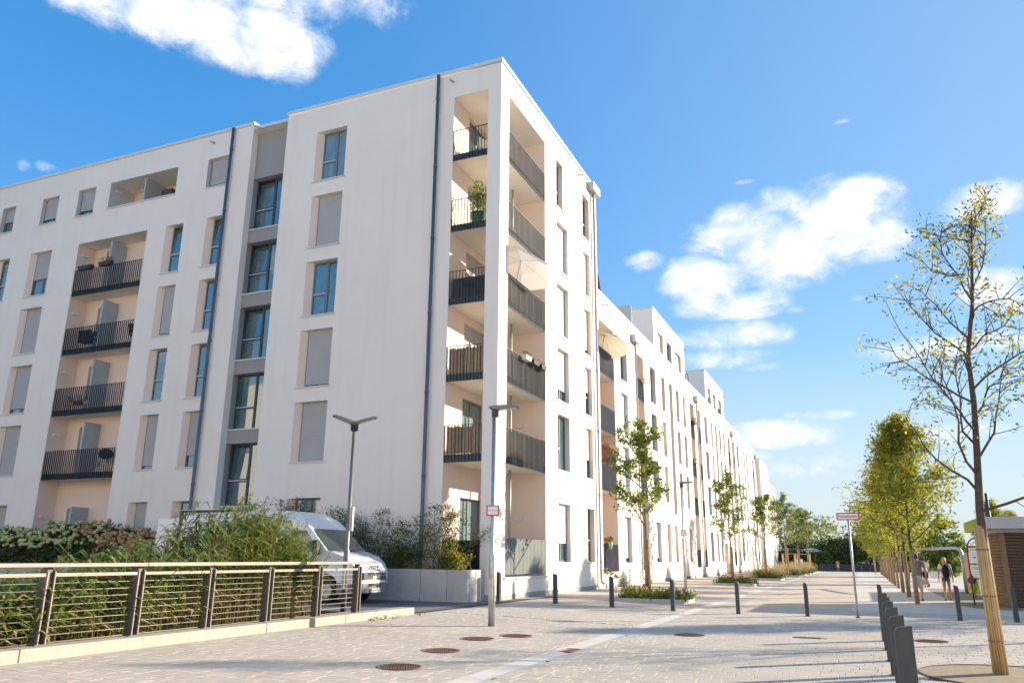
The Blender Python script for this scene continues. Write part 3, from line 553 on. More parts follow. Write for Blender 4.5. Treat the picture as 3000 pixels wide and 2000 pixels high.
downpipe(A, XF + .13, 35.3, .4, 19.6, .06, 'pipe_pale', 1, 0, hop=(XF + .004, XF + .32, 34.75, 35.85, 19.5, 19.92)); th = MB(); th.tube([(XF + .07, 35.03, .5), (XF + .07, 35.03, 19.5)], .02, 6); th.build('lightning_conductor', 'pipe_pale', A)
spout(A, FL, -13.0, 19.62); spout(A, FL, -25.2, 19.55); spout(A, FR, 33.3, 19.6)
cn = MB(); cn.box(-23.35, -20.6, 22.75, YF + .3, 2.78, 3.07); cno = cn.build('entrance_canopy', 'frame_dark', A); text_mesh('121', .34, lambda u, v, w: (-22.98 + u, 22.75 - w, 2.90 + v), 'white_paint', 'house_number', cno)
cn = MB(); cn.box(-23.5, -20.4, 22.6, YF + .3, 3.09, 3.12); cn.build('canopy_edge', 'parapet_metal', A)

# ------------------------------------------------------------------ long terrace block with roof storeys
B = thing('apartment_terrace', (-17, 69, 0.17), 'long cream four-storey apartment terrace with two set-up roof storeys along the street', 'building')
Y0, Y1 = 36.1, 102.3; Z4 = 14.52; T4 = [3.58, 7.22, 10.12, 13.07]
wm = MB(); ops = []; wins = []; strips = []; loggs = []
def col(u0, u1, acc, floors=(0, 1, 2, 3), kind=None):
    for k in floors:
        s_ = random.Random(int(u0 * 10) + k).choice((0, 0, .9, 1.0, .7)) if acc == 'grey' else random.Random(int(u0 * 10) + k).choice((0, 0, .6, 1))
        addR(ops, wins, u0, u1, T4[k] - WH, T4[k], acc, d=.24, kind=kind or ('two' if acc == 'grey' else 'one'), shut=s_)
col(40.0, 41.4, 'grey')
for base in (0, 19.1, 38.35):
    col(46.9 + base, 48.3 + base, 'grey'); col(50.05 + base, 51.05 + base, 'tan'); col(57.05 + base, 57.98 + base, 'tan'); col(54.65 + base, 55.65 + base, 'tan', (1, 2, 3)); col(52.3 + base, 53.2 + base, 'tan', (0,))
    strips.append((52.4 + base, 53.4 + base))
doors = [54.3, 73.4, 92.65]
st_ops = [OP(a, b, 4.3, 13.12, d=.30, acc={'r': 5}) for a, b in strips]; d_ops = [OP(u, u + 1.7, .18, 2.82, d=.45, acc={'r': TAN}) for u in doors]
LG = [(36.12, 38.75, .85, 1.3), (43.47, 45.2, .85, 1.3), (59.7, 61.35, .85, 1.3), (62.6, 64.1, .85, 1.3), (79.0, 80.5, .85, 1.3), (82.2, 83.7, .85, 1.3), (98.7, 100.3, .85, 1.3)]
l_ops = [dict(u0=a, u1=b, z0=z, z1=13.08, d=None) for a, b, z, dd in LG]
wall(wm, FR, Y0, Y1, .1, Z4, ops + st_ops + d_ops + l_ops)
ro = []; rw = []
for base in (0, 19.1):
    for (a, b, s_) in ((49.45, 51.15, 1.0), (52.2, 53.8, 0), (54.85, 57.15, 1.0)):
        addR(ro, rw, a + base, b + base, 14.64, 16.05, 'grey', kind='pair', shut=s_ if base == 0 else 1 - s_ * .5)
PH = [(48.3, 58.45), (67.4, 77.75)]
for i, (a, b) in enumerate(PH):
    wall(wm, FR, a, b, Z4, 17.25, [o for o in ro if a < o['u0'] < b]); q = 7
    wm.face([(XF, a, Z4 - .3), (XF - q, a, Z4 - .3), (XF - q, a, 17.25), (XF, a, 17.25)]); wm.face([(XF, b, Z4 - .3), (XF - q, b, Z4 - .3), (XF - q, b, 17.25), (XF, b, 17.25)]); wm.face([(XF - q, a, Z4 - .3), (XF - q, b, Z4 - .3), (XF - q, b, 17.25), (XF - q, a, 17.25)]); wm.face([(XF, a, 17.1), (XF - q, a, 17.1), (XF - q, b, 17.1), (XF, b, 17.1)])
XB = -24
wm.face([(XF, Y0, Z4 - .3), (XB, Y0, Z4 - .3), (XB, Y1, Z4 - .3), (XF, Y1, Z4 - .3)]); wm.face([(XB, Y0, .1), (XB, Y1, .1), (XB, Y1, Z4), (XB, Y0, Z4)]); wm.face([(XF, Y1, .1), (XB, Y1, .1), (XB, Y1, Z4), (XF, Y1, Z4)])
for a, b, z, dd in LG:
    bo = [OP(a + .25, min(b - .15, a + 1.25), T4[k] - 2.28, T4[k] - .05, d=.15) for k in range(4)]; loggia_box(wm, FR, a, b, z, 13.08, dd, backops=bo)
    for k, o in enumerate(bo): window(B, shift(FR, dd), o, kind='single', frame='frame_dark', sill=False, name='balcony_door', shutter='shutter_white')
for o in st_ops: wm.face([FR(o['u0'], .3, o['z0']), FR(o['u1'], .3, o['z0']), FR(o['u1'], .3, o['z1']), FR(o['u0'], .3, o['z1'])], 3)
wm.build('wall', ['white_plaster', 'tan_plaster', 'pale_grey_plaster', 'grey_plaster', 'ceiling_plaster', 'pale_grey_plaster'], B)
for o, kw in wins + rw: window(B, FR, o, shutter='shutter_white', **kw)
for a, b in strips:
    for k in (1, 2, 3): window(B, FR, OP(a + .02, b - .02, T4[k] - 2.6, T4[k] - .3, d=.285), kind='single', frame='frame_dark', sill=False)
for u in doors:
    db = MB(); db.box(u + .03, u + 1.67, .43, .47, .2, 2.8, 0, FR); do = db.build('entrance_door', 'tan_plaster', B)
    v = MB(); v.box(u + .95, u + 1.12, .42, .429, 1.35, 2.2, 0, FR); v.build('door_window', 'glass', do); v = MB(); v.box(u + .3, u + .34, .38, .42, 1.0, 1.45, 0, FR); v.build('door_handle', 'frame_light', do); v = MB(); v.box(u + .005, u + .03, .40, .46, .2, 2.815, 0, FR); v.build('door_jamb', 'frame_dark', do)
tr = MB()
for a, b in ((Y0, PH[0][0]), (PH[0][1], PH[1][0]), (PH[1][1], Y1 + .05)): cap(tr, FR, a, b, Z4, .1, .04)
for a, b in PH: cap(tr, FR, a - .04, b + .04, 17.252, .1, .04); tr.box(XF - 7, XF - .36, a - .04, a + .2, 17.253, 17.353)
tr.build('parapet_cap', 'parapet_metal', B)
tr = MB(); u = Y0
for d0 in doors + [Y1]: tr.box(u, d0, -.006, .1, .1, .36, 0, FR); u = d0 + 1.7
tr.build('plinth', 'plinth_grey', B)
for i, (a, b, z, dd) in enumerate(LG):
    iris = i == 0
    for k, zz in enumerate((4.62, 7.5, 10.4)):
        sl = MB(); sl.box(a + .005, b - .005, .08, dd - .005, zz + .015, zz + .24, 0, FR); sl.build('balcony_slab', 'ceiling_plaster', B); railing(B, FR, a + .02, b - .02, zz, zz + 1.3, mt='rail_iris' if iris else 'rail_grey', step=.09, fascia=.25, solid=True)
    railing(B, FR, a + .02, b - .02, .9, 2.15, mt='rail_iris' if iris else 'rail_grey', step=.09, fascia=0, solid=True); sl = MB(); sl.box(a - .05, b + .05, -.05, .15, .82, .88, 0, FR); sl.build('loggia_sill', 'parapet_metal', B)
    for k in range(4): lp = MB(); lp.box(a + .05, a + .35, dd - .09, dd - .003, T4[k] - .75, T4[k] - .63, 0, FR); lp.build('wall_lamp', 'lamp_white', B)
for u in (42.95, 62.0, 81.4, 101.4):
    downpipe(B, XF + .12, u, .4, 13.6, .055, 'pipe_pale', 1, 0, hop=(XF + .004, XF + .30, u - .5, u + .5, 13.5, 13.92)); th = MB(); th.tube([(XF + .06, u - .28, .5), (XF + .06, u - .28, 13.5)], .018, 6); th.build('lightning_conductor', 'pipe_pale', B)
for u, z in ((37.0, 14.05), (49.0, 16.85), (58.2, 16.85), (59.3, 14.05), (68.3, 16.85), (77.5, 16.85), (79.5, 14.05), (100.5, 14.05)): spout(B, FR, u, z)
vg = MB(); vg.box(40.55, 40.85, -.02, -.006, .35, 1.0, 0, FR); vo = vg.build('vent_grille', 'pipe_pale', B); vs_ = MB()
for k in range(5): vs_.box(40.58, 40.82, -.03, -.021, .40 + k * .12, .46 + k * .12, 0, FR)
vs_.build('louvre', 'frame_dark', vo)
ds = MB(); ds.box(XF - 1.4, XF - .3, 43.95, 44.0, Z4 - .3, 16.2); ds.build('roof_terrace_screen', 'divider_panel', B)

# ------------------------------------------------------------------ far end building
C_ = thing('end_building', (-14, 112, 0.17), 'pale end building with lower wing closing the far end of the street', 'building')
XE = -10.42; FE = lambda u, d, z: (XE - d, u, z); FEL = lambda u, d, z: (XE, u, z)
wm = MB(); eo = []; ew = []
for u in (103.6,):
    for k in range(3): addR(eo, ew, u + 4.9, u + 5.7, T4[k] - WH, T4[k], 'tan', kind='one', shut=0)
wall(wm, FE, 102.5, 112.0, .1, 13.5, eo); eo2 = []
for u, acc in ((112.9, 'tan'), (114.5, 'tan'), (117.6, 'tan'), (118.9, 'tan')):
    for k in range(3): addR(eo2, ew, u, u + .9, T4[k] - WH, T4[k], acc, kind='one', shut=0)
wall(wm, FE, 112.0, 120.3, .1, 11.3, eo2)
wm.face([(XE, 102.5, .1), (XE - 14, 102.5, .1), (XE - 14, 102.5, 13.5), (XE, 102.5, 13.5)]); wm.face([(XE, 112, 11), (XE - 14, 112, 11), (XE - 14, 112, 13.5), (XE, 112, 13.5)]); wm.face([(XE, 120.3, .1), (XE - 14, 120.3, .1), (XE - 14, 120.3, 11.3), (XE, 120.3, 11.3)])
wm.face([(XE, 102.5, 13.4), (XE - 14, 102.5, 13.4), (XE - 14, 112, 13.4), (XE, 112, 13.4)]); wm.face([(XE, 112, 11.2), (XE - 14, 112, 11.2), (XE - 14, 120.3, 11.2), (XE, 120.3, 11.2)]); wm.face([(XE - 14, 102.5, .1), (XE - 14, 120.3, .1), (XE - 14, 120.3, 11.3), (XE - 14, 102.5, 11.3)])
wm.build('wall', ['white_plaster', 'tan_plaster', 'pale_grey_plaster'], C_)
for o, kw in ew: window(C_, FE, o, shutter='shutter_white', **kw)
tr = MB(); cap(tr, FE, 102.45, 112.05, 13.5, .1, .05); cap(tr, FE, 112.06, 120.35, 11.3, .1, .05); tr.build('parapet_cap', 'parapet_metal', C_)
for u, z in ((116.3, 11.2), (120.0, 8.0)): downpipe(C_, XE + .1, u, .3, z, .05, 'pipe_zinc', 1, 0)

# ------------------------------------------------------------------ the building across the plaza, behind the viewer (seen only mirrored in the windows)
O = thing('opposite_building', (-20, -17, 0.0), 'cream apartment building across the plaza, seen only mirrored in the stair windows', 'building')
FO = lambda u, d, z: (u, -17.0 - d, z); wm = MB(); oo = []
for k in range(6):
    for i in range(12): oo.append(OP(-58 + i * 6.5, -56 + i * 6.5, T[k] - WH, T[k], d=.25))
wall(wm, FO, -62, 22, 0, 19.5, oo)
wm.face([(-62, -17, 19.5), (22, -17, 19.5), (22, -30, 19.5), (-62, -30, 19.5)]); wm.face([(22, -17, 0), (22, -30, 0), (22, -30, 19.5), (22, -17, 19.5)]); wm.face([(-62, -17, 0), (-62, -30, 0), (-62, -30, 19.5), (-62, -17, 19.5)]); wm.face([(-62, -30, 0), (22, -30, 0), (22, -30, 19.5), (-62, -30, 19.5)])
wm.build('wall', 'white_plaster', O)
for o in oo:
    w = MB(); w.box(o['u0'], o['u1'], .24, .27, o['z0'], o['z1'], 0, FO); w.build('window', 'glass', O)
for k in range(1, 4):
    for i in range(0, 12, 3): bl = MB(); u = -55 + i * 6.5; bl.box(u, u + 3.4, -1.4, -.002, T[k] - WH - .35, T[k] - WH - .1, 0, FO); bl.build('balcony', 'ceiling_plaster', O)
sheet('far_plaza', -62, 30, -17, -8, 'promenade', flat=-0.01)

# ================================================================== KERB AND FENCE
kb = thing('kerb_wall', (-10.5, 9, .15), 'low pale concrete kerb wall carrying the wire railing fence', 'kerb')
ys = [0.5, 4.0, 7.62, 12.5, 15.05, 18.0]
for a, b in zip(ys[:-1], ys[1:]):
    k_ = MB(); k_.box(-10.76, -10.36, a + .006, b - .006, -.1, .30); k_.build('kerb_block', 'kerb_stone', kb, bevel=.012)
FX = -10.6
fence = thing('railing_fence', (FX, 9, .3), 'dark metal railing fence with horizontal wires and pale flat handrail in front of the reeds', 'fence')
posts = [3.34, 4.90, 6.46, 8.02, 9.60, 11.16, 12.73, 14.30, 15.77]
for i, y in enumerate(posts):
    for dy in (0, .115):
        p = MB(); p.box(FX - .14, FX, y + dy - .006, y + dy + .006, .30, 1.30); p.build('post', 'fence_paint', fence); q = MB(); q.box(FX + .0005, FX + .028, y + dy - .009, y + dy + .009, .30, 1.285); q.build('post_edge', 'fence_pale', fence)
    p = MB(); p.box(FX - .12, FX - .02, y + .02, y + .095, 1.05, 1.345); p.build('post_head', 'fence_paint', fence); p = MB(); p.box(FX - .15, FX + .03, y - .05, y + .165, .301, .315); p.build('base_plate', 'fence_paint', fence)
hr = MB(); hr.box(FX - .075, FX + .07, 2.8, 9.72, 1.345, 1.40); hr.build('handrail', 'fence_pale', fence, bevel=.006); hr = MB(); hr.box(FX - .075, FX + .07, 9.728, 16.2, 1.345, 1.405); hr.build('handrail', 'fence_pale', fence, bevel=.006)
for a, b in zip(posts[:-1], posts[1:]):
    r_ = MB(); r_.box(FX - .012, FX + .012, a + .13, b - .012, 1.215, 1.262); r_.build('mid_rail', 'fence_pale', fence)
for k in range(9):
    w = MB(); z = 1.12 - k * .1
    w.tube([(FX - .07, 3.3, z), (FX - .07, 15.92, z)], .0075, 6); w.build('wire', 'fence_pale', fence)
    bt = MB()
    for y in posts:
        for dy in (0, .115): bt.tube([(FX - .07, y + dy - .03, z), (FX - .07, y + dy + .03, z)], .014, 6)
    bt.build('wire_clamp', 'fence_paint', fence, kind='stuff')
tie = MB(); tie.tube([(FX - .06, 7.42, .34), (FX - .02, 7.44, .42), (FX - .05, 7.46, .47), (FX - .09, 7.43, .41), (FX - .05, 7.41, .36)], .014, 6); tie.build('cable_tie', 'galvanised', label='shiny crumpled foil strip tied low to the fence wires', cat='litter')

# ================================================================== PLANTER WALL
pw = thing('planter_wall', (-14, 22.8, .17), 'grey concrete panel retaining wall of the raised planting bed beside the van', 'wall')
xs = [-38.0, -35.2, -32.4, -29.6, -26.8, -24.0]; xs2 = [-20.2, -18.6, -17.0, -15.45, -14.15, -12.9, -11.95, -11.25]
for seq in (xs, xs2):
    for a, b in zip(seq[:-1], seq[1:]):
        p = MB(); p.box(a + .006, b - .006, 22.7, 22.9, .1, 1.13); p.build('panel', 'concrete', pw, bevel=.008)
for a, b in ((22.906, 23.3), (23.312, 23.99)): p = MB(); p.box(-11.45, -11.25, a, b, .1, 1.125); p.build('panel', 'concrete', pw, bevel=.008)
for a, b in ((xs[0], xs[-1]), (xs2[0], -11.46)): s_ = MB(); s_.box(a, b, 22.9, 23.99, .9, 1.06); s_.build('soil', 'soil', pw)

# ================================================================== BOLLARDS
def bollard_mb(w, d, h=.905):
    mb = MB(); r = .03; prof = [(-w / 2, 0), (w / 2, 0), (w / 2, h - .02 - r * 2), (w / 2 - r * .4, h - .02 - r * .7), (w / 2 - r, h - .02), (-w / 2, h)]
    mb.prism(prof, lambda a, b, c: (a, c, b), -d / 2, d / 2); return mb
def bollard(x, y, rz, w, d, label, grp):
    t = thing('bollard', (x, y, gz(x)), label, 'bollard', grp, rz)
    bollard_mb(w, d).build('post', 'steel_dark', t, bevel=.005, off=(0, 0, 0)); f = MB(); f.box(-w / 2 - .015, w / 2 + .015, -d / 2 - .015, d / 2 + .015, -.01, .006); f.build('foot_plate', 'steel_dark', t, off=(0, 0, 0))
names = ['beside the white corner pillar', 'before the half-shuttered ground-floor window', 'left of the rose bed', 'before the rose bed', 'just right of the gutter', 'in the middle of the street', 'just right of the fire access sign', 'before the woman', 'right of the wrapped trunk', 'at the right picture edge']
for i, x in enumerate((-11.0, -9.06, -7.2, -5.3, -3.4, -1.51, .4, 2.3, 3.62, 3.98)):
    y = 24.65 if i < 7 else 25.1
    if i == 0: x, y = -10.75, 24.0
    bollard(x, y if i < 8 else 25.2 - .25 * (i - 8), 0, .11, .16, 'flat steel bollard ' + names[i] + ' in the row across the street', 'bollards across the street')
rn = ['nearest', 'second nearest', 'third nearest', 'fourth nearest', 'fifth nearest', 'farthest']
for i, y in enumerate((9.35, 11.1, 12.9, 14.65, 16.35, 18.1)):
    bollard(.33, y, PI, .17, .09, 'flat steel bollard, ' + rn[i] + ' in the overlapping row at lower right', 'bollards along the street')

# ================================================================== LAMP POSTS AND SIGNS
def lamp_post(x, y, h, label, heads, grp='street lamps', up=0.0):
    z = gz(x); t = thing('street_lamp', (x, y, z), label, 'street lamp', grp)
    p = MB(); p.tube([(x, y, z - .05), (x, y, z + 1.48), (x, y, z + 1.54), (x, y, z + h)], [.075, .075, .052, .048], 16); p.build('pole', 'galvanised' if len(heads) == 1 else 'post_paint', t)
    d = MB(); d.box(x - .045, x + .045, y - .084, y - .072, z + .55, z + 1.0); d.build('access_door', 'galvanised', t)
    for (ax, ay) in heads:
        F = lambda u, v, w: (x + ax * u - ay * v, y + ay * u + ax * v, z + h + w + up * max(u, 0))
        nk = MB(); nk.box(-.06, .10, -.055, .055, -.12, .06, 0, F); nk.build('neck', 'steel_dark', t)
        hd = MB(); prof = [(-.14, .10), (.0, .04), (.55, .085), (.60, .10), (.52, .145), (.25, .155), (.0, .14)]
        hd.prism(prof, lambda a, b, c: F(a, c, b), -.13, .13); ho = hd.build('lamp_head', 'post_paint', t, bevel=.012)
        gl = MB(); gl.prism([(.12, .0492), (.52, .0835), (.52, .0815), (.12, .0472)], lambda a, b, c: F(a, c, b), -.10, .10); gl.build('lens', 'frame_light', ho)
    return t
L1 = lamp_post(-7.53, 16.44, 4.72, 'tall galvanised street lamp with one flat head and a small red-edged sign', [(0.93, 0.36)])
def red_sign(t, x, y, z, w, h, txt, size, ang=0.0, name='sign_plate', sx=1.0):
    ca, sa = math.cos(ang), math.sin(ang); F = lambda u, v, d: (x + ca * u + sa * d, y + sa * u - ca * d, z + v)
    p = MB(); p.box(-w / 2, w / 2, 0, .006, -h / 2, h / 2, 0, lambda a, b, c: F(a, c, b)); po = p.build(name, 'red_paint', t); i = MB(); e = .028 if w < .4 else .03
    i.box(-w / 2 + e, w / 2 - e, .0065, .008, -h / 2 + e, h / 2 - e, 0, lambda a, b, c: F(a, c, b)); i.build('sign_face', 'white_paint', po)
    text_mesh(txt, size, lambda u, v, w_: F(u, v, .0085 + w_ * .2), 'black_ink', 'lettering', po, sx=sx); b = MB(); b.box(-.03, .03, -.03, -.001, -h / 2 + .02, h / 2 - .02, 0, lambda a, b_, c: F(a, c, b_)); b.build('clamp', 'galvanised', po)
red_sign(L1, -7.50, 16.36, 2.54, .29, .235, 'Fläche für die Feuerwehr', .028, ang=0.24)
L2 = lamp_post(-12.16, 17.52, 4.69, 'slim grey street lamp with two spread heads behind the fence', [(-0.80, -0.60), (0.80, 0.60)], up=.30)
bx = MB(); bx.box(-12.08, -11.99, 17.44, 17.50, 2.15, 2.75); bx.build('control_box', 'pipe_pale', L2)
L3 = lamp_post(-7.8, 39.3, 4.95, 'galvanised street lamp farther down the pavement behind the first tree', [(0.93, 0.36)])
red_sign(L3, -7.77, 39.23, 2.72, .3, .3, 'Fläche für die Feuerwehr', .028, ang=0.1)
lamp_post(-8.3, 74.0, 4.9, 'distant street lamp among the young trees along the terrace', [(0.93, 0.36)])
lamp_post(-8.6, 108.0, 4.9, 'farthest street lamp by the end building', [(0.93, 0.36)])
t = thing('lamp_mast', (5.7, 43.0, 0), 'tall dark lamp mast rising behind the kiosk roof', 'lamp mast'); m_ = MB(); m_.tube([(5.7, 43, 0), (5.7, 43, 2.5), (5.7, 43, 4.6)], [.11, .10, .06], 12); m_.build('pole', 'steel_dark', t)
st = thing('street_sign', (-.21, 24.71, 0), 'white sign with red border reading Feuerwehrzufahrt on a slim post', 'sign')
p = MB(); p.tube([(-.21, 24.71, -.05), (-.21, 24.71, 2.8)], .03, 14); p.build('post', 'galvanised', st); p = MB(); p.box(-.27, -.15, 24.65, 24.77, 0, .02); p.build('foot', 'steel_dark', st)
red_sign(st, -.21, 24.66, 2.725, .60, .21, 'Feuerwehrzufahrt', .082, ang=-0.02, sx=.86)

# ================================================================== VAN
van = thing('delivery_van', (-17, 20.9, .17), 'white high-roof delivery van parked behind the reeds, its rear door open', 'van')
VZ = .17; VY0, VY1 = 19.9, 21.9; YC = (VY0 + VY1) / 2
def vw(x, z):                                            # half width: tumblehome above the belt, nose narrows
    h = 1.0 - .085 * max(0, (z - 1.25)) / 1.4
    if z > 2.45: h -= .10 * (z - 2.45) / .2
    if x > -14.6: h -= .17 * ((x + 14.6) / 1.15) ** 2.2
    return h
prof = [(-20.5, .36), (-20.5, 1.2), (-20.45, 2.2), (-20.38, 2.56), (-20.22, 2.64), (-18.5, 2.68), (-16.6, 2.69), (-16.1, 2.66), (-15.75, 2.55), (-15.45, 2.37), (-15.2, 2.16), (-14.9, 1.86), (-14.52, 1.5), (-14.3, 1.44), (-13.95, 1.33), (-13.68, 1.15), (-13.56, .95), (-13.52, .72), (-13.6, .60), (-13.9, .50), (-14.08, .50)]
fw, rw = -14.50, -18.9                                    # wheel centres, arches cut into the sill line
for a in range(0, 9): t_ = PI * a / 8; prof.append((fw + .43 * math.cos(t_), .45 + .40 * math.sin(t_)))
prof += [(-14.95, .40), (-18.4, .36)]
for a in range(0, 9): t_ = PI * a / 8; prof.append((rw + .43 * math.cos(t_), .42 + .40 * math.sin(t_)))
prof += [(-19.4, .36)]
body = MB(); n = len(prof); rows = []
for f in (-1, -.93, 0, .93, 1):
    base = len(body.v)
    for (x, z) in prof:
        k = f * vw(x, z); cx = x
        if abs(f) < .99 and x > -13.75: cx = x + .10 * (1 - f * f)
        zz = z + (.02 if abs(f) < .95 and z > 2.5 else 0) 
        body.v.append((cx, YC + k, VZ + zz))
    rows.append(base)
for r0, r1 in zip(rows[:-1], rows[1:]):
    for k in range(n): q = (k + 1) % n; body.f.append((r0 + k, r0 + q, r1 + q, r1 + k)); body.m.append(0); body.s.append(False)
body.f.append(tuple(rows[0] + k for k in range(n))); body.m.append(0); body.s.append(False); body.f.append(tuple(rows[-1] + k for k in range(n - 1, -1, -1))); body.m.append(0); body.s.append(False)
bo = body.build('body', 'van_paint', van, bevel=.035)
def on_side(x, z, side=-1, out=.004): return (x, YC + side * (vw(x, z) + out), VZ + z)
for side in (-1, 1):
    g_ = MB(); g_.face([on_side(x, z, side, .006) for x, z in ((-15.95, 1.46), (-14.78, 1.46), (-15.02, 1.74), (-15.34, 2.08), (-15.95, 2.10))]); g_.build('side_window', 'car_glass', van)
    mo = MB(); mo.hexa([on_side(-20.3, .80, side, -.01), on_side(-14.98, .80, side, -.01), on_side(-14.98, .80, side, .02), on_side(-20.3, .80, side, .02), on_side(-20.3, .98, side, -.01), on_side(-14.98, .98, side, -.01), on_side(-14.98, .98, side, .02), on_side(-20.3, .98, side, .02)]); mo.build('side_moulding', 'plastic_grey', van)
    for zz in (2.36, 1.62): li = MB(); li.hexa([on_side(-20.3, zz, side, -.01), on_side(-16.05, zz, side, -.01), on_side(-16.05, zz, side, .006), on_side(-20.3, zz, side, .006), on_side(-20.3, zz + .012, side, -.01), on_side(-16.05, zz + .012, side, -.01), on_side(-16.05, zz + .012, side, .006), on_side(-20.3, zz + .012, side, .006)]); li.build('side_crease', 'plastic_grey', van)
    for gx in (-16.02, -14.94, -17.6, -20.1):
        z0_, z1_ = (.62, 2.2) if gx > -17 else (.6, 2.42); dg = MB(); dg.hexa([on_side(gx, z0_, side, -.01), on_side(gx + .014, z0_, side, -.01), on_side(gx + .014, z0_, side, .003), on_side(gx, z0_, side, .003), on_side(gx, z1_, side, -.01), on_side(gx + .014, z1_, side, -.01), on_side(gx + .014, z1_, side, .003), on_side(gx, z1_, side, .003)]); dg.build('door_gap', 'plastic_black', van)
    hd_ = MB(); hd_.hexa([on_side(-15.9, 1.28, side, .0), on_side(-15.7, 1.28, side, .0), on_side(-15.7, 1.28, side, .03), on_side(-15.9, 1.28, side, .03), on_side(-15.9, 1.33, side, .0), on_side(-15.7, 1.33, side, .0), on_side(-15.7, 1.33, side, .03), on_side(-15.9, 1.33, side, .03)]); hd_.build('door_handle', 'plastic_black', van)
    mi = MB(); yy = YC + side * 1.14; mi.box(-14.88, -14.72, yy - .10, yy + .10, VZ + 1.38, VZ + 1.80); mo_ = mi.build('mirror', 'plastic_black', van, bevel=.03); ar = MB(); ar.bar((-14.8, YC + side * .96, VZ + 1.5), (-14.8, YC + side * 1.05, VZ + 1.5), .05, .06); ar.build('mirror_arm', 'plastic_black', mo_)
    hl = MB(); hl.face([(-13.60 - .0, YC + side * .56, VZ + 1.02), (-13.74, YC + side * .84, VZ + 1.04), (-14.12, YC + side * .975, VZ + 1.10), (-14.16, YC + side * .965, VZ + 1.27), (-13.80, YC + side * .84, VZ + 1.24), (-13.66, YC + side * .58, VZ + 1.15)]); hl.build('headlight', 'headlamp', van)
    fg = MB(); fg.box(-13.66, -13.50, YC + side * .80 - .06, YC + side * .80 + .06, VZ + .55, VZ + .62); fg.build('fog_light', 'headlamp', van)
    for wx in (fw, rw):
        w = MB(); yc = YC + side * .84; w.tube([(wx, yc - .10, VZ + .36), (wx, yc - .09, VZ + .36), (wx, yc + .09, VZ + .36), (wx, yc + .10, VZ + .36)], [.33, .36, .36, .33], 24); wo_ = w.build('wheel', 'tyre', van); rm = MB(); rm.tube([(wx, yc + side * .101, VZ + .36), (wx, yc + side * .115, VZ + .36)], [.215, .19], 18); rm.build('rim', 'galvanised', wo_)
ws = MB(); ws.face([(-15.16 + .015, YC - .86, VZ + 2.12 + .02), (-14.50 + .015, YC - .92, VZ + 1.49), (-14.46 + .015, YC, VZ + 1.49), (-15.10 + .015, YC, VZ + 2.14)]); ws.face([(-15.10 + .015, YC, VZ + 2.14), (-14.46 + .015, YC, VZ + 1.49), (-14.50 + .015, YC + .92, VZ + 1.49), (-15.16 + .015, YC + .86, VZ + 2.12 + .02)])
ws.build('windscreen', 'car_glass', van)
gr = MB(); gr.box(-13.58, -13.435, YC - .62, YC + .62, VZ + .66, VZ + .88); go = gr.build('grille', 'plastic_black', van, bevel=.02); gb = MB()
for k in range(4): gb.box(-13.434, -13.425, YC - .60, YC + .60, VZ + .68 + k * .05, VZ + .695 + k * .05)
for k in range(11): gb.box(-13.4335, -13.4265, YC - .60 + k * .12, YC - .59 + k * .12, VZ + .67, VZ + .87)
gb.build('grille_mesh', 'plastic_grey', go)
bp = MB(); P = [(-13.9, -1.0), (-13.62, -.92), (-13.46, -.6), (-13.40, 0), (-13.46, .6), (-13.62, .92), (-13.9, 1.0)]
for a, b in zip(P[:-1], P[1:]): bp.hexa([(a[0] - .2, YC + a[1], VZ + .30), (b[0] - .2, YC + b[1], VZ + .30), (b[0], YC + b[1], VZ + .30), (a[0], YC + a[1], VZ + .30), (a[0] - .2, YC + a[1], VZ + .58), (b[0] - .2, YC + b[1], VZ + .58), (b[0], YC + b[1], VZ + .58), (a[0], YC + a[1], VZ + .58)])
bp.build('bumper', 'plastic_grey', van); 
bp = MB()
for a, b in zip(P[:-1], P[1:]): bp.hexa([(a[0] - .2, YC + a[1], VZ + .585), (b[0] - .2, YC + b[1], VZ + .585), (b[0] + .01, YC + b[1], VZ + .585), (a[0] + .01, YC + a[1], VZ + .585), (a[0] - .2, YC + a[1], VZ + .67), (b[0] - .2, YC + b[1], VZ + .67), (b[0] - .01, YC + b[1], VZ + .67), (a[0] - .01, YC + a[1], VZ + .67)])
bp.build('bumper_band', 'van_paint', van)
iv = MB(); iv.box(-13.41, -13.395, YC - .30, YC + .30, VZ + .50, VZ + .56); iv.build('air_intake', 'plastic_black', van)
FV = lambda u, v, w: (-13.388 + w, YC + u, VZ + .37 + v)
pl = MB(); pl.box(-.26, .26, -.055, .055, -.012, 0, 0, FV); po = pl.build('number_plate', 'white_paint', van); b_ = MB(); b_.box(-.26, -.215, -.055, .055, .0003, .001, 0, FV); b_.build('plate_band', 'blue_ink', po); text_mesh('HH MN 1172', .085, lambda u, v, w: FV(u + .025, v, .0012 + w * .1), 'black_ink', 'plate_lettering', po, sx=.9)['kind'] = 'stuff'
text_mesh('IVECO', .17, lambda u, v, w: (-13.470 - v * .60 + w, YC + u, VZ + 1.0 + v), 'black_ink', 'maker_lettering', van, sx=1.15, depth=.012)
wp = MB(); wp.bar((-14.44, YC - .6, VZ + 1.52), (-14.40, YC + .25, VZ + 1.50), .02, .02); wp.build('wiper', 'plastic_black', van)
pr = MB(); pr.box(-14.66, -14.58, YC - .62, YC - .40, VZ + 1.5, VZ + 1.53); pr.build('dashboard_papers', 'mesh_green', van)
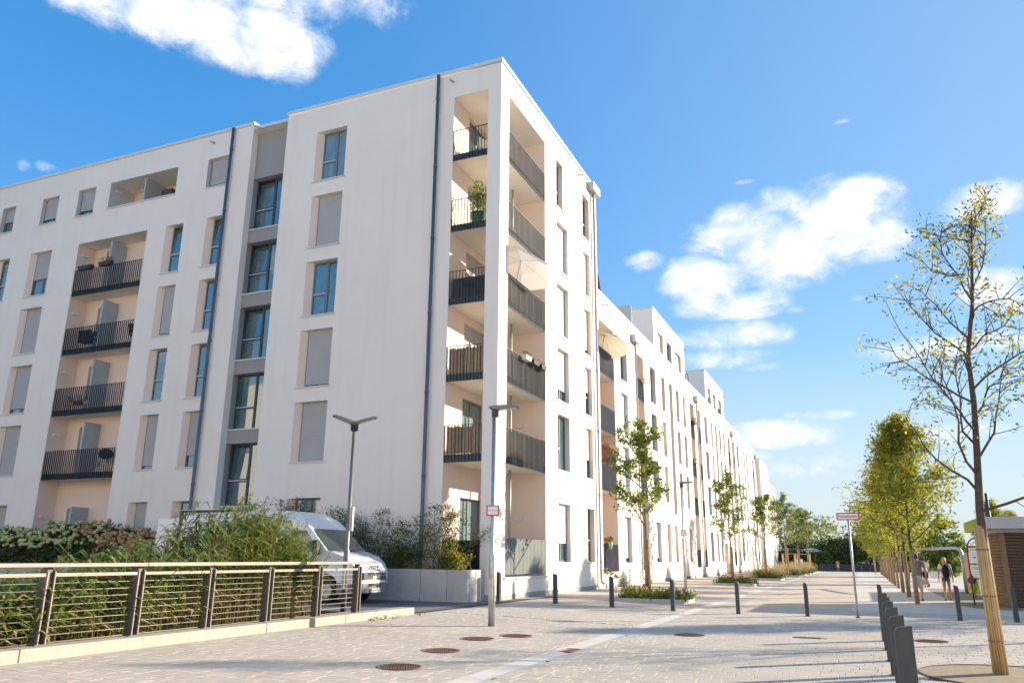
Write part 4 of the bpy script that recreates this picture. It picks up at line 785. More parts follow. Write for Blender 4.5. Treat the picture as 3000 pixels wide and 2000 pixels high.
dr = MB(); dr.hexa([(-20.52, 19.90, VZ + .5), (-21.20, 19.62, VZ + .5), (-21.22, 19.67, VZ + .5), (-20.54, 19.95, VZ + .5), (-20.52, 19.96, VZ + 2.5), (-21.16, 19.70, VZ + 2.5), (-21.18, 19.75, VZ + 2.5), (-20.54, 20.01, VZ + 2.5)]); dr.build('rear_door', 'van_paint', van, bevel=.02)

# ================================================================== KIOSK, BOARDS AND PLAY AREA ON THE RIGHT
ki = thing('kiosk', (7, 34.5, 0), 'low brown timber-clad kiosk with projecting pale flat roof at the right edge', 'kiosk')
co = MB(); co.box(4.64, 12.0, 33.04, 37.0, 0, 2.50); co.build('core', 'interior', ki)
k = 0; z = .02
while z < 2.48:
    h = .105; a = MB(); a.hexa([(4.75, 33.0, z), (12, 33.0, z), (12, 33.035, z), (4.75, 33.035, z), (4.75, 32.975, z + h - .03), (12, 32.975, z + h - .03), (12, 33.035, z + h), (4.75, 33.035, z + h)]); a.build('board', 'kiosk_wood', ki)
    b = MB(); b.hexa([(4.6, 33.06, z), (4.635, 33.06, z), (4.635, 35.8, z), (4.6, 35.8, z), (4.575, 33.06, z + h - .03), (4.635, 33.06, z + h), (4.635, 35.8, z + h), (4.575, 35.8, z + h - .03)]); b.build('board', 'kiosk_tan', ki)
    z += .11
cp = MB(); cp.prism([(4.58, 33.07), (4.74, 32.96), (4.76, 33.03), (4.63, 33.10)], lambda a, b, c: (a, b, c), .02, 2.5); cp.build('corner_post', 'kiosk_tan', ki)
rf = MB(); rf.box(4.0, 12.2, 32.2, 37.2, 2.62, 3.02); rf.build('roof', 'kiosk_roof', ki, bevel=.01); rf = MB(); rf.box(3.985, 3.998, 32.2, 37.2, 2.63, 3.01); rf.build('roof_edge', 'lime_paint', ki); rf = MB(); rf.box(4.5, 12, 32.85, 36.9, 2.51, 2.615); rf.build('eaves', 'kiosk_roof', ki)
mu = thing('painted_screen', (4.95, 44, 0), 'colourful painted screen wall along the play area behind the kiosk', 'screen')
for (a, b, mt, lab) in ((38.8, 40.0, 'green_paint', 0), (40.01, 41.6, 'teal_paint', 0), (41.61, 43.2, 'white_paint', 0), (43.21, 44.4, 'lime_paint', 0), (44.41, 45.8, 'white_paint', 0), (45.81, 46.9, 'orange_paint', 0), (46.91, 48.2, 'mauve_paint', 0)):
    p = MB(); p.box(4.92, 4.98, a, b, .02, 1.93); p.build('panel', mt, mu)
p = MB(); p.box(4.905, 4.919, 38.8, 41.6, .02, .75); p.build('panel', 'green_paint', mu); p = MB(); p.box(4.906, 4.9185, 43.3, 48.1, .02, .25); p.build('base_stripe', 'lime_paint', mu)
ib = thing('notice_board', (3.62, 33.75, 0), 'white notice board with red header on a bent tube frame before the kiosk', 'notice board')
f = MB(); xl, xr = 3.62, 4.20; yb = lambda x: 33.75 - (x - 3.62) * .9
arc = [(xl, 0), (xl, 1.75)] + [(xl + .29 - .29 * math.cos(PI * a / 8), 1.95 + .38 * math.sin(PI * a / 8)) for a in range(0, 9)] + [(xr, 1.75), (xr, 0)]
f.tube([(x, yb(x), z) for x, z in arc], .024, 10); f.build('frame', 'steel_dark', ib)
for z in (1.42, .92): f = MB(); f.tube([(xl, yb(xl), z), (xr, yb(xr), z)], .018, 8); f.build('crossbar', 'steel_dark', ib)
FB = lambda u, v, d: (xl + .04 + u, yb(xl + .04 + u) - .03 - d, v)
def board(u0, u1, z0, z1, mt, d0=0, d1=.008, nm='panel', par=ib): b = MB(); b.box(u0, u1, d0, d1, z0, z1, 0, lambda a, b_, c: FB(a, c, b_)); return b.build(nm, mt, par)
bd = board(.0, .5, 1.47, 2.06, 'white_paint', nm='notice'); board(.0, .5, 2.0, 2.06, 'crimson', .0085, .0095, 'header', bd)
for (u, v, w_, h_) in ((.04, 1.955, .2, .008), (.04, 1.91, .36, .018), (.06, 1.80, .16, .004), (.06, 1.76, .16, .004), (.06, 1.72, .15, .004), (.05, 1.55, .14, .006), (.3, 1.55, .1, .006)): board(u, u + w_, v, v + h_, 'ink_grey', .0085, .0095, 'text_line', bd)
dog = MB()
for (u0, u1, v0, v1) in ((.30, .40, 1.77, 1.81), (.30, .315, 1.735, 1.77), (.385, .40, 1.735, 1.77), (.39, .43, 1.80, 1.835), (.285, .30, 1.80, 1.83), (.32, .42, 1.64, 1.68), (.335, .40, 1.62, 1.64)): dog.box(u0, u1, .0085, .0095, v0, v1, 0, lambda a, b_, c: FB(a, c, b_)) if False else dog.box(u0, u1, .0085, .0095, v0, v1, 0, lambda a, b_, c: FB(a, c, b_))
dog.build('pictogram', 'black_ink', bd); dog = MB(); dog.box(.11, .18, .0085, .0095, 1.63, 1.68, 0, lambda a, b_, c: FB(a, c, b_)); dog.build('pictogram', 'crimson', bd)
b2 = board(.02, .52, .97, 1.37, 'white_paint', nm='notice')
for (u, v, w_, h_) in ((.06, 1.29, .38, .025), (.06, 1.24, .26, .025), (.07, 1.17, .18, .006), (.07, 1.12, .34, .006), (.07, 1.08, .3, .006)): board(u, u + w_, v, v + h_, 'ink_grey', .0085, .0095, 'text_line', b2)
hm = MB(); hm.blob((3.63, 33.68, .86), (.15, .12, .12), 0, 12, 8); hm.tube([(3.63, 33.68, .92), (3.63, 33.70, 1.02), (3.62, 33.72, 1.1)], [.10, .05, .02], 10); hm.build('hanging_bag', 'shoe_mauve', label='rounded brown bag hanging from the notice board frame', cat='bag')
ar = MB(); ar.tube([(2.98, 52.0, 0), (2.98, 52, 1.95), (3.05, 51.8, 2.1), (3.2, 51.3, 2.15), (4.4, 46.3, 2.15), (4.56, 45.7, 2.1), (4.6, 45.4, 1.95), (4.6, 45.36, 0)], .075, 12); ar.build('barrier_arch', 'galvanised', label='wide grey tubular arch spanning the footpath', cat='arch')
# far end of the street
wl = thing('end_wall', (-1, 118, 0), 'low dark slatted wall closing the far end of the street', 'wall')
for i in range(12): a = MB(); x = -5.2 + i * 1.05; a.box(x, x + 1.03, 118, 118.12, 0, .95); a.build('panel', 'wall_dark', wl)

# ================================================================== VEGETATION
def rvec(rng, n): 
    v = rng.normal(size=(n, 3)); return v / np.linalg.norm(v, axis=1, keepdims=True)
def leaf_quads(C, D, Nn, L, Wd):
    """folded rhombic leaves: centre C, axis D, side vectors from Nn; L, Wd per-leaf sizes -> verts, quads"""
    S = np.cross(D, Nn); S /= (np.linalg.norm(S, axis=1, keepdims=True) + 1e-9); U = np.cross(S, D)
    L = L[:, None]; Wd = Wd[:, None]
    V = np.stack([C - D * L * .5, C + S * Wd * .5 - D * L * .05 + U * Wd * .12, C + D * L * .5 - U * L * .08, C - S * Wd * .5 - D * L * .05 + U * Wd * .12], 1).reshape(-1, 3)
    return V, np.arange(len(C) * 4).reshape(-1, 4)
def tree_skeleton(rng, H, h0, nprim, crown_r, up, lean=(0, 0), tr=.06, curve=.25, nsec=5, wob=.04, lr=.42, jit=.10, lj=(.8, 1.15), lp=1.3):
    """trunk and limbs as lists of (points, radii); returns limbs and leaf-bearing points with directions"""
    limbs = []; tips = []
    k = 9; tp = []
    for i in range(k + 1):
        t = i / k; tp.append(np.array([lean[0] * t ** lp + rng.normal() * wob * t * (t > .3), lean[1] * t ** lp + rng.normal() * wob * t, H * t]))
    trad = [tr * (1 - .92 * (i / k) ** .9) + .006 for i in range(k + 1)]; limbs.append((tp, trad))
    def trunk_at(h):
        f = h / H * k; i = min(int(f), k - 1); return tp[i] + (tp[i + 1] - tp[i]) * (f - i)
    az = rng.uniform(0, 6.28)
    for j in range(nprim):
        f = j / max(1, nprim - 1); h = h0 + (H * .95 - h0) * f ** .9; az += 2.4 + rng.uniform(-.35, .35)
        Ln = crown_r(f) * rng.uniform(*lj); e = up + rng.uniform(-.15, .15) + .35 * f; d = np.array([math.cos(az) * math.cos(e), math.sin(az) * math.cos(e), math.sin(e)])
        p = trunk_at(h); pts = [p]; n = 6
        for s in range(n):
            d = d + rng.normal(size=3) * jit + np.array([0, 0, curve * .12]); d /= np.linalg.norm(d); p = p + d * Ln / n; pts.append(p)
        r0 = max(.009, tr * lr * (1 - .6 * f)); limbs.append((pts, [r0 * (1 - .85 * s / n) + .003 for s in range(n + 1)])); tips.append((pts[-1], d, .9))
        for q in range(nsec):
            s = 1.2 + (n - 1.2) * (q + rng.uniform(0, .8)) / nsec; i = min(int(s), n - 1); b = pts[i] + (pts[i + 1] - pts[i]) * (s - i); dd = (pts[i + 1] - pts[i]); dd /= np.linalg.norm(dd)
            sd_ = np.cross(dd, rvec(rng, 1)[0]); sd_ /= np.linalg.norm(sd_) + 1e-9; d2 = dd * .55 + sd_ * .8 + np.array([0, 0, .15]); d2 /= np.linalg.norm(d2); l2 = Ln * rng.uniform(.22, .42); sp = [b]
            for s2 in range(3): d2 = d2 + rng.normal(size=3) * .14; d2 /= np.linalg.norm(d2); sp.append(sp[-1] + d2 * l2 / 3)
            limbs.append((sp, [.008, .006, .0045, .003])); tips.append((sp[-1], d2, 1.0)); tips.append((sp[2], d2, .7)); tips.append((sp[1], d2, .4))
    return limbs, tips
def limbs_mesh(name, limbs, mt, parent, n=7):
    mb = MB()
    for i, (p, r) in enumerate(limbs): mb.tube(p, r, n + 3 if i == 0 else (n if len(p) > 4 else 4), cap=False)
    return mb.build(name, mt, parent, off=(0, 0, 0))
def wrap(parent, h, r, mt='bamboo', lean=(0, 0), H=7, n=18):
    mb = MB()
    for k in range(n):
        a = 2 * PI * k / n; rr_ = random.uniform(.92, 1.08) * r; hh = h * random.uniform(.985, 1.02)
        mb.tube([(rr_ * math.cos(a) * 1.12, rr_ * math.sin(a) * 1.12, 0), (rr_ * math.cos(a) + lean[0] * (.5 * h / H) ** 1.3, rr_ * math.sin(a) + lean[1] * (.5 * h / H) ** 1.3, h * .5), (rr_ * math.cos(a) * .9 + lean[0] * (h / H) ** 1.3, rr_ * math.sin(a) * .9 + lean[1] * (h / H) ** 1.3, hh)], r * .19, 6)
    o = mb.build('bamboo_wrap', mt, parent, off=(0, 0, 0))
    for z in (h * .22, h * .52, h * .84):
        w = MB(); c = (lean[0] * (z / H) ** 1.3, lean[1] * (z / H) ** 1.3); w.tube([(c[0] + (r * 1.24) * math.cos(2 * PI * k / 20), c[1] + (r * 1.24) * math.sin(2 * PI * k / 20), z) for k in range(21)], .006, 4, cap=False); w.build('binding_wire', 'rust', o, off=(0, 0, 0))
    return o
def crown(name, rng, tips, per, spread, L, Wd, mts, parent, droop=0.0, probs=None, lenj=.35):
    P = np.array([t[0] for t in tips]); Dd = np.array([t[1] for t in tips]); wt_ = np.array([t[2] for t in tips]); cnt = rng.poisson(per * wt_); idx = np.repeat(np.arange(len(tips)), cnt); n = len(idx)
    C = P[idx] + rng.normal(size=(n, 3)) * spread * np.array([1, 1, .75]); D = Dd[idx] * .5 + rvec(rng, n); D[:, 2] -= droop; D /= np.linalg.norm(D, axis=1, keepdims=True)
    V, F = leaf_quads(C, D, rvec(rng, n), L * (1 + lenj * rng.uniform(-1, 1, n)), Wd * (1 + .3 * rng.uniform(-1, 1, n)))
    if probs is not None:
        tm = rng.choice(len(mts), size=len(tips), p=probs); mi = tm[idx]; fl = rng.uniform(size=n) < .25; mi = np.where(fl, rng.choice(len(mts), size=n, p=probs), mi)
    else: mi = None
    return np_mesh(name, V, F, mts, parent, mi=mi)
def place(t, x, y, rz=0.0, s=1.0): t.location = (x, y, gz(x)); t.rotation_euler = (0, 0, rz); t.scale = (s, s, s); return t

# --- the sparse honey locust with its bamboo-wrapped trunk
rg = np.random.default_rng(5)
t0 = thing('locust_tree', (1.67, 13.69, 0), 'tall sparse locust tree with a bamboo-wrapped trunk in the foreground at right', 'tree')
limbs, tips = tree_skeleton(rg, 6.95, 2.25, 22, lambda f: 2.05 * (1 - .58 * f), .66, lean=(.55, -.1), tr=.078, curve=.6, nsec=9, wob=.06, lr=.25, jit=.2, lp=2.2)
limbs_mesh('trunk', limbs, 'bark', t0); wrap(t0, 2.03, .078, lean=(0, 0), H=7.6, n=18)
crown('crown', rg, tips, 6.5, .09, .085, .030, ['leaf_olive', 'leaf_gold', 'leaf_lime'], t0, droop=.5, probs=[.45, .25, .30])
pt = MB(); nn = 48; pt.face([(PIT[0] + PIT[2] * math.cos(2 * PI * k / nn), PIT[1] + PIT[2] * math.sin(2 * PI * k / nn), .004) for k in range(nn)]); pit = pt.build('tree_pit', 'gravel_soil', kind='structure')
rim = MB()
for k in range(nn):
    a0, a1 = 2 * PI * k / nn, 2 * PI * (k + 1) / nn; q = lambda r_, a, z: (PIT[0] + r_ * math.cos(a), PIT[1] + r_ * math.sin(a), z); rim.hexa([q(PIT[2], a0, -.02), q(PIT[2] + .012, a0, -.02), q(PIT[2] + .012, a1, -.02), q(PIT[2], a1, -.02), q(PIT[2], a0, .016), q(PIT[2] + .012, a0, .016), q(PIT[2] + .012, a1, .016), q(PIT[2], a1, .016)])
rim.build('steel_edging', 'rust', pit)

# --- the avenue of golden-green locusts
def gold_tree(seed, H, r):
    rg = np.random.default_rng(seed); t = thing('avenue_tree', (0, 0, 0), 'x', 'tree'); limbs, tips = tree_skeleton(rg, H, 2.15, 24, lambda f: r * (1.0 - .86 * f ** 1.15) + .12, .40, lean=(rg.uniform(-.3, .1), 0), tr=.062, curve=.2, nsec=8)
    limbs_mesh('trunk', limbs, 'bark', t); wrap(t, 1.95, .068, 'stake_wood', n=12)
    crown('crown', rg, tips, 23, .19, .19, .055, ['leaf_lime', 'leaf_gold', 'leaf_green'], t, droop=.45, probs=[.56, .24, .20]); return t
protos = [gold_tree(21, 6.8, 2.0), gold_tree(22, 6.3, 1.85), gold_tree(23, 6.5, 1.8)]
row = [33.5, 39.34, 44.96, 50.93, 56.4, 61.2, 67.4, 73.9, 80.2, 87.0, 93.5, 100.0]
ordn = ['first and nearest', 'second', 'third', 'fourth', 'fifth', 'sixth', 'seventh', 'eighth', 'ninth', 'tenth', 'eleventh', 'twelfth and farthest']
for i, y in enumerate(row):
    t = protos[i] if i < 3 else copy_tree(protos[i % 3]); place(t, 1.76 + .012 * (y - 33) * .3, y, 1.9 * i if i else 0.4, 1.0 if i < 3 else random.uniform(.85, .97)); tag(t, 'golden-green avenue tree with wrapped trunk, ' + ordn[i] + ' in the promenade row', 'tree', 'avenue trees along the promenade')
for (x, y, s, lab) in ((8.6, 64.0, .86, 'yellowing young tree behind the tubular arch'), (11.3, 74.0, .82, 'yellowing young tree to the right behind the notice board')):
    t = copy_tree(protos[1]); place(t, x, y, 2.2 + x, s); tag(t, lab, 'tree', 'young trees in the play area')
for (x, y, rz, s, lab) in ((6.9, 22.6, 1.0, .95, 'nearer avenue tree of the second row, out of view right of the plaza'), (9.2, 30.2, .3, .9, 'farther avenue tree of the second row, out of view beside the kiosk')):       # the avenue's second row stands to the right, its shade falls on the plaza
    t = copy_tree(t0 if y < 25 else protos[0]); place(t, x, y, rz, s); tag(t, lab, 'tree', 'trees of the second row')

# --- young oaks along the pavement
def oak(seed, H, r, nprim=15, name='pavement_oak'):
    rg = np.random.default_rng(seed); t = thing(name, (0, 0, 0), 'x', 'tree'); limbs, tips = tree_skeleton(rg, H, 2.45, nprim, lambda f: r * (1.0 - .66 * f), .50, lean=(-.15, 0), tr=.062, curve=.5, nsec=5, lj=(.55, 1.25))
    limbs_mesh('trunk', limbs, 'young_bark', t); wrap(t, 2.05, .085, 'bamboo', n=12); C = crown('crown', rg, tips, 25, .105, .14, .06, ['leaf_green', 'leaf_olive', 'leaf_lime'], t, droop=.1, probs=[.58, .14, .28]); return t
oaks = [oak(31, 5.8, 2.3, 15), oak(32, 5.9, 2.0, 14), oak(33, 5.6, 2.1, 14)]
od = [(-7.1, 29.0, 'young oak nearest to us in the rose bed, before the corner building'), (-6.9, 48.6, 'young oak second along the pavement, with pink flowers round its foot'), (-6.45, 62.6, 'young oak third along the pavement, among pale grasses'), (-6.05, 77.0, 'young oak fourth along the pavement, before the end building'), (-5.95, 90.5, 'young oak fifth along the pavement, against the far hedge'), (-5.6, 101.0, 'young oak farthest along the pavement')]
for i, (x, y, lab) in enumerate(od):
    t = oaks[i] if i < 3 else copy_tree(oaks[(i + 1) % 3]); place(t, x, y, (0.3, 1.2, 2.2, .8, 4.1, 5.2)[i], (1, 1, 1.02, 1.12, 1.1, 1.15)[i]); t.location.z += .1; tag(t, lab, 'tree', 'young oaks along the pavement')

# --- planting beds round the oaks: low edging, leafy plants, roses, feather grass
def scatter_plants(name, rg, x0, x1, y0, y1, n, hmin, hmax, mts, parent=None, probs=None, blades=14, L=.16, Wd=.035, z0=.08, kind=None, label=None, cat=None, spread=.12, flop=.6):
    px = rg.uniform(x0, x1, n); py = rg.uniform(y0, y1, n); hh = rg.uniform(hmin, hmax, n); idx = np.repeat(np.arange(n), blades); m = len(idx); u = rg.uniform(size=m)
    C = np.stack([px[idx] + rg.normal(size=m) * spread * (.4 + u), py[idx] + rg.normal(size=m) * spread * (.4 + u), np.array([gz(v) for v in px])[idx] + z0 + hh[idx] * u], 1); D = rvec(rg, m) * flop; D[:, 2] += .8; D /= np.linalg.norm(D, axis=1, keepdims=True)
    V, F = leaf_quads(C, D, rvec(rg, m), L * rg.uniform(.6, 1.4, m), Wd * rg.uniform(.6, 1.4, m)); mi = rg.choice(len(mts), size=m, p=probs) if len(mts) > 1 else None
    if parent is not None: V = V - np.array(rootloc(parent))
    return np_mesh(name, V, F, mts, parent, mi=mi, kind=kind, label=label, cat=cat)
beds = [(-8.05, -5.6, 27.75, 29.75, 1, 'flower bed with pink roses round the nearest pavement oak'), (-7.9, -5.6, 47.6, 50.0, 2, 'flower bed with pink blossoms round the second pavement oak'), (-7.4, -5.4, 61.5, 66.0, 3, 'grassy planting bed round the third pavement oak'), (-7.2, -5.0, 75.0, 86.0, 4, 'wide bed of pale feather grass farther down the pavement'), (-7.0, -4.9, 89.0, 100.0, 5, 'farthest planting bed of feather grass on the pavement')]
for (x0, x1, y0, y1, k, lab) in beds:
    rg = np.random.default_rng(60 + k); b = thing('planting_bed', ((x0 + x1) / 2, (y0 + y1) / 2, gz(x0)), lab, 'planting bed', 'planting beds on the pavement')
    for (a, c, d, e) in ((x0, x1, y0, y0 + .08), (x0, x1, y1 - .08, y1), (x0, x0 + .08, y0 + .081, y1 - .081), (x1 - .08, x1, y0 + .081, y1 - .081)):
        m_ = MB(); m_.box(a, c, d, e, gz(c) - .05, gz((a + c) / 2) + .13); m_.build('edging', 'concrete', b, bevel=.008)
    s_ = MB(); s_.box(x0 + .08, x1 - .08, y0 + .08, y1 - .08, gz(x1) - .02, gz(x0) + .06); s_.build('soil', 'soil', b)
    if k < 3:
        scatter_plants('foliage', rg, x0 + .1, x1 - .05, y0 + .05, y1 - .1, 170, .12, .42, ['leaf_green', 'leaf_lime', 'leaf_olive'], b, [.5, .2, .3], 24, .11, .045)
        ros = MB(); nr = 16 if k == 1 else 14
        for i in range(nr): ros.blob((rg.uniform(x0 + .15, x1 - .05), rg.uniform(y0 + .02, y0 + .9), gz(x0) + rg.uniform(.3, .52)), .055, 0, 6, 4, .25)
        ros.build('rose_blossoms', 'bloom_pink', b, kind='stuff')
        if k == 1:
            lim = [np.array([-7.5 - .13 * i, 28.3 + .02 * i, .45 + .11 * i - .004 * i * i]) for i in range(9)]
            tp = [(p, np.array([-.6, 0, .3]), 1.) for p in lim]; cr_o = crown('arching_shoot', rg, tp, 20, .06, .11, .04, ['leaf_lime', 'leaf_olive'], b, probs=[.6, .4]); cr_o['kind'] = 'stuff'; me = cr_o.data
            co = np.empty(len(me.vertices) * 3); me.vertices.foreach_get('co', co); co = co.reshape(-1, 3) - np.array(b.location); me.vertices.foreach_set('co', co.ravel().astype(np.float32))
        else: scatter_plants('feather_grass', rg, x0 + .3, x1 - .2, y0 + 1.2, y1 - .1, 22, .5, 1.0, ['straw_grass'], b, None, 45, .34, .012, spread=.16)
    else:
        scatter_plants('foliage', rg, x0 + .1, x1 - .05, y0 + .1, y1 - .1, int(60 * (y1 - y0)), .2, .62, ['leaf_green', 'leaf_olive'], b, [.5, .5], 22, .2, .04, spread=.16)
        scatter_plants('feather_grass', rg, x0 + .2, x1 - .1, y0 + .2, y1 - .2, int(14 * (y1 - y0)), .45, 1.15, ['straw_grass'], b, None, 40, .42, .02, spread=.2)

# --- raised bed by the corner: shrubs and dry grass
def shrub(x, y, z, H, r, seed, label, mts=('leaf_olive', 'leaf_lime', 'leaf_green'), pr=(.5, .25, .25), per=13, L=.085, name='shrub'):
    rg = np.random.default_rng(seed); t = thing(name, (x, y, z), label, 'shrub', 'shrubs in the raised bed'); limbs = []; tips = []
    for j in range(11):
        a = rg.uniform(0, 6.28); e = rg.uniform(.75, 1.35); d = np.array([math.cos(a) * math.cos(e), math.sin(a) * math.cos(e) * .6, math.sin(e)]); p = np.array([rg.normal() * .06, rg.normal() * .05, 0]); pts = [p]; Ln = H * rg.uniform(.75, 1.1)
        for s in range(6):
            d = d + rg.normal(size=3) * .13 + np.array([math.cos(a), math.sin(a) * .6, 0]) * .05; d /= np.linalg.norm(d); p = p + d * Ln / 6; pts.append(p)
            if s > 0:
                for q in range(3): v = rvec(rg, 1)[0]; v[2] = abs(v[2]) * .6; tips.append((p + v * r * .33 * rg.uniform(.4, 1), v, .7 + .2 * s))
        limbs.append((pts, [.016 * (1 - .8 * s / 6) + .003 for s in range(7)]))
    mb = MB()
    for p, rd in limbs: mb.tube(p, rd, 5, cap=False)
    mb.build('stems', 'young_bark', t, off=(0, 0, 0)); crown('foliage', rg, tips, per, .11, L, .04, list(mts), t, probs=list(pr)); return t
shrub(-15.15, 23.4, 1.06, 2.2, 1.15, 71, 'round olive-leaved shrub in the raised bed behind the slim two-headed lamp', per=15)
shrub(-12.65, 23.35, 1.06, 2.0, 1.05, 72, 'loose yellow-green shrub in the raised bed at the building corner', per=11)
shrub(-17.2, 23.45, 1.06, 2.3, 1.0, 73, 'dark shrub in the raised bed rising behind the van roof', ('leaf_dark', 'leaf_green', 'leaf_olive'), (.5, .3, .2)); shrub(-19.6, 23.4, 1.06, 2.2, 1.1, 74, 'dark trailing shrub by the entrance canopy above the van roof', ('leaf_dark', 'leaf_green', 'leaf_olive'), (.6, .3, .1))
shrub(-13.9, 23.1, 1.06, .75, .7, 75, 'low dark green bush between the two tall shrubs of the raised bed', ('leaf_dark', 'leaf_olive', 'leaf_green'), (.5, .3, .2), 10); shrub(-12.0, 23.1, 1.06, .6, .55, 76, 'small yellowish bush near the end of the raised bed', ('leaf_gold', 'leaf_olive', 'leaf_lime'), (.3, .4, .3), 12)
rg = np.random.default_rng(80); scatter_plants('dry_grass', rg, -20, -11.5, 22.95, 23.6, 150, .1, .42, ['straw_grass', 'leaf_olive'], None, [.6, .4], 26, .22, .012, z0=.86, kind='stuff', label='dry brown grass and lavender tufts along the raised bed', cat='grass', spread=.08)

# --- hydrangea hedge on the planter
for i in range(9):
    rg = np.random.default_rng(90 + i); x = -37.2 + i * 1.55; tan_ = min(1.0, max(0.05, (x + 30.5) / 4.5)); H = 1.45 + (.22 if i in (5, 6) else 0) - (.15 if i == 8 else 0) + .1 * rg.uniform(-1, 1)
    lab = 'hydrangea bush with ' + ('pale green' if tan_ < .4 else 'browning') + ' flower heads, ' + ['leftmost', 'second from left', 'third from left', 'fourth from left', 'fifth from left', 'sixth from left', 'seventh from left', 'eighth from left', 'rightmost by the van door'][i] + ' in the hedge'
    t = thing('hydrangea_bush', (x, 23.0, 1.06), lab, 'shrub', 'hydrangea hedge'); n = 1500
    c = rg.uniform(-1, 1, (n, 3)) * np.array([.85, .42, .5]); c[:, 2] = (c[:, 2] + .5) * (H - .15) + .05; V, F = leaf_quads(c, rvec(rg, n), rvec(rg, n), .15 * rg.uniform(.7, 1.3, n), .085 * np.ones(n)); np_mesh('foliage', V, F, ['leaf_dark', 'leaf_green', 'leaf_olive'], t, mi=rg.choice(3, n, p=[.6, .25, .15]))
    st_ = MB()
    for j in range(16): a, b = rg.uniform(-.7, .7), rg.uniform(-.3, .3); st_.tube([(a * .6, b * .6, 0), (a, b, H * .8)], .008, 4)
    st_.build('stems', 'young_bark', t, off=(0, 0, 0)); fl = MB()
    for j in range(58):
        zz = rg.uniform(.35, 1) ** .7 * H; yy = -.42 + .3 * max(0, (zz / H - .8)) * 4 * rg.uniform(0, 1) - .05; r_ = rg.uniform(.065, .105); fl.blob((rg.uniform(-.85, .85), yy + rg.uniform(-.03, .1), zz), (r_, r_, r_ * .8), 1 if rg.uniform() < tan_ else 0, 9, 6, .28)
    fl.build('flower_heads', ['bloom_green', 'bloom_tan'], t, kind='stuff', off=(0, 0, 0))

# --- reeds in the swale behind the fence
rg = np.random.default_rng(101); SV = []; SQ = []; SM = []; base = 0
def add_quads(V, F, m):
    global base
    SV.append(V); SQ.append(F + base); SM.append(m); base += len(V)
ns = 1900; sx = np.where(rg.uniform(size=ns) < .66, rg.uniform(-12.4, -10.85, ns), rg.uniform(-18.5, -12.2, ns)); sy = rg.uniform(5.2, 14.9, ns)
keep = (sy < 14.9 - .25 * (sx < -13) * (-13 - sx)); sx, sy = sx[keep], sy[keep]; ns = len(sx)
gap = np.exp(-((sy - 11.6) / .55) ** 2) * (sx > -12.0); kk = rg.uniform(size=ns) > gap * .85; sx, sy = sx[kk], sy[kk]; ns = len(sx)
zb = np.where(sx > -12.2, .2 - .65 * np.clip((-10.72 - sx) / 1.5, 0, 1), -.45); top = .92 + 1.12 * np.exp(-((sy - 13.3) / 1.5) ** 2) + .45 * np.exp(-((sy - 11.5) / 1.8) ** 2) + .02 * (-11 - sx)
top = np.where(sx < -12.5, .85, top) + rg.normal(size=ns) * .17; top = np.where(sy < 8.6, np.minimum(top, 1.02 + .3 * (rg.uniform(size=ns) < .05)), top); lx = rg.normal(size=ns) * .10; ly = rg.normal(size=ns) * .12
P0 = np.stack([sx, sy, zb], 1); P1 = np.stack([sx + lx, sy + ly, top], 1); sid = np.cross(P1 - P0, rvec(rg, ns)); sid /= np.linalg.norm(sid, axis=1, keepdims=True)
for a in (sid, np.cross(sid, (P1 - P0) / np.linalg.norm(P1 - P0, axis=1, keepdims=True))):
    w = .006; V = np.stack([P0 - a * w, P0 + a * w, P1 + a * w * .6, P1 - a * w * .6], 1).reshape(-1, 3); add_quads(V, np.arange(ns * 4).reshape(-1, 4), np.where(rg.uniform(size=ns) < .75, 1, 0))
nl = 16; idx = np.repeat(np.arange(ns), nl); m = len(idx); u = .22 + .8 * rg.uniform(size=m) ** .75; B0 = P0[idx] + (P1 - P0)[idx] * u[:, None]; az_ = rg.uniform(0, 6.28, m) ; o_ = np.stack([np.cos(az_), np.sin(az_), np.zeros(m)], 1); Ll = rg.uniform(.25, .58, m)[:, None]; rise = rg.uniform(.25, 1.1, m)[:, None]
M1 = B0 + o_ * Ll * .5 + np.array([0, 0, 1]) * Ll * .42 * rise; E1 = B0 + o_ * Ll * 1.0 + np.array([0, 0, 1]) * Ll * (.55 * rise - .25); sd2 = np.stack([-np.sin(az_), np.cos(az_), np.zeros(m)], 1); wd = rg.uniform(.012, .028, m)[:, None]
V = np.stack([B0 - sd2 * wd * .4, B0 + sd2 * wd * .4, M1 + sd2 * wd, M1 - sd2 * wd], 1).reshape(-1, 3); lm_ = np.where(rg.uniform(size=m) < np.where(u < .42, .55, .06), 1, 0); add_quads(V, np.arange(m * 4).reshape(-1, 4), lm_)
V = np.stack([M1 - sd2 * wd, M1 + sd2 * wd, E1 + sd2 * .001, E1 - sd2 * .001], 1).reshape(-1, 3); add_quads(V, np.arange(m * 4).reshape(-1, 4), lm_)
pi_ = np.where((rg.uniform(size=ns) < .11) & (top > 1.1))[0]; idx = np.repeat(pi_, 26); m = len(idx); u = rg.uniform(size=m); C = P1[idx] + np.stack([lx[idx] * .5 * u + rg.normal(size=m) * .018 + .06 * u * u, ly[idx] * .5 * u + rg.normal(size=m) * .018 + .05 * u, u * .30], 1); D = rvec(rg, m) * .5; D[:, 2] += .8; D[:, 0] += .4; V, F = leaf_quads(C, D / np.linalg.norm(D, axis=1, keepdims=True), rvec(rg, m), .07 * np.ones(m), .012 * np.ones(m)); add_quads(V, F, np.full(m, 2))
np_mesh('reeds', np.concatenate(SV), np.concatenate(SQ), ['reed_green', 'reed_straw', 'reed_plume'], None, mi=np.concatenate(SM), kind='stuff', label='dense green reeds with straw stems and brown plumes behind the fence', cat='reeds')
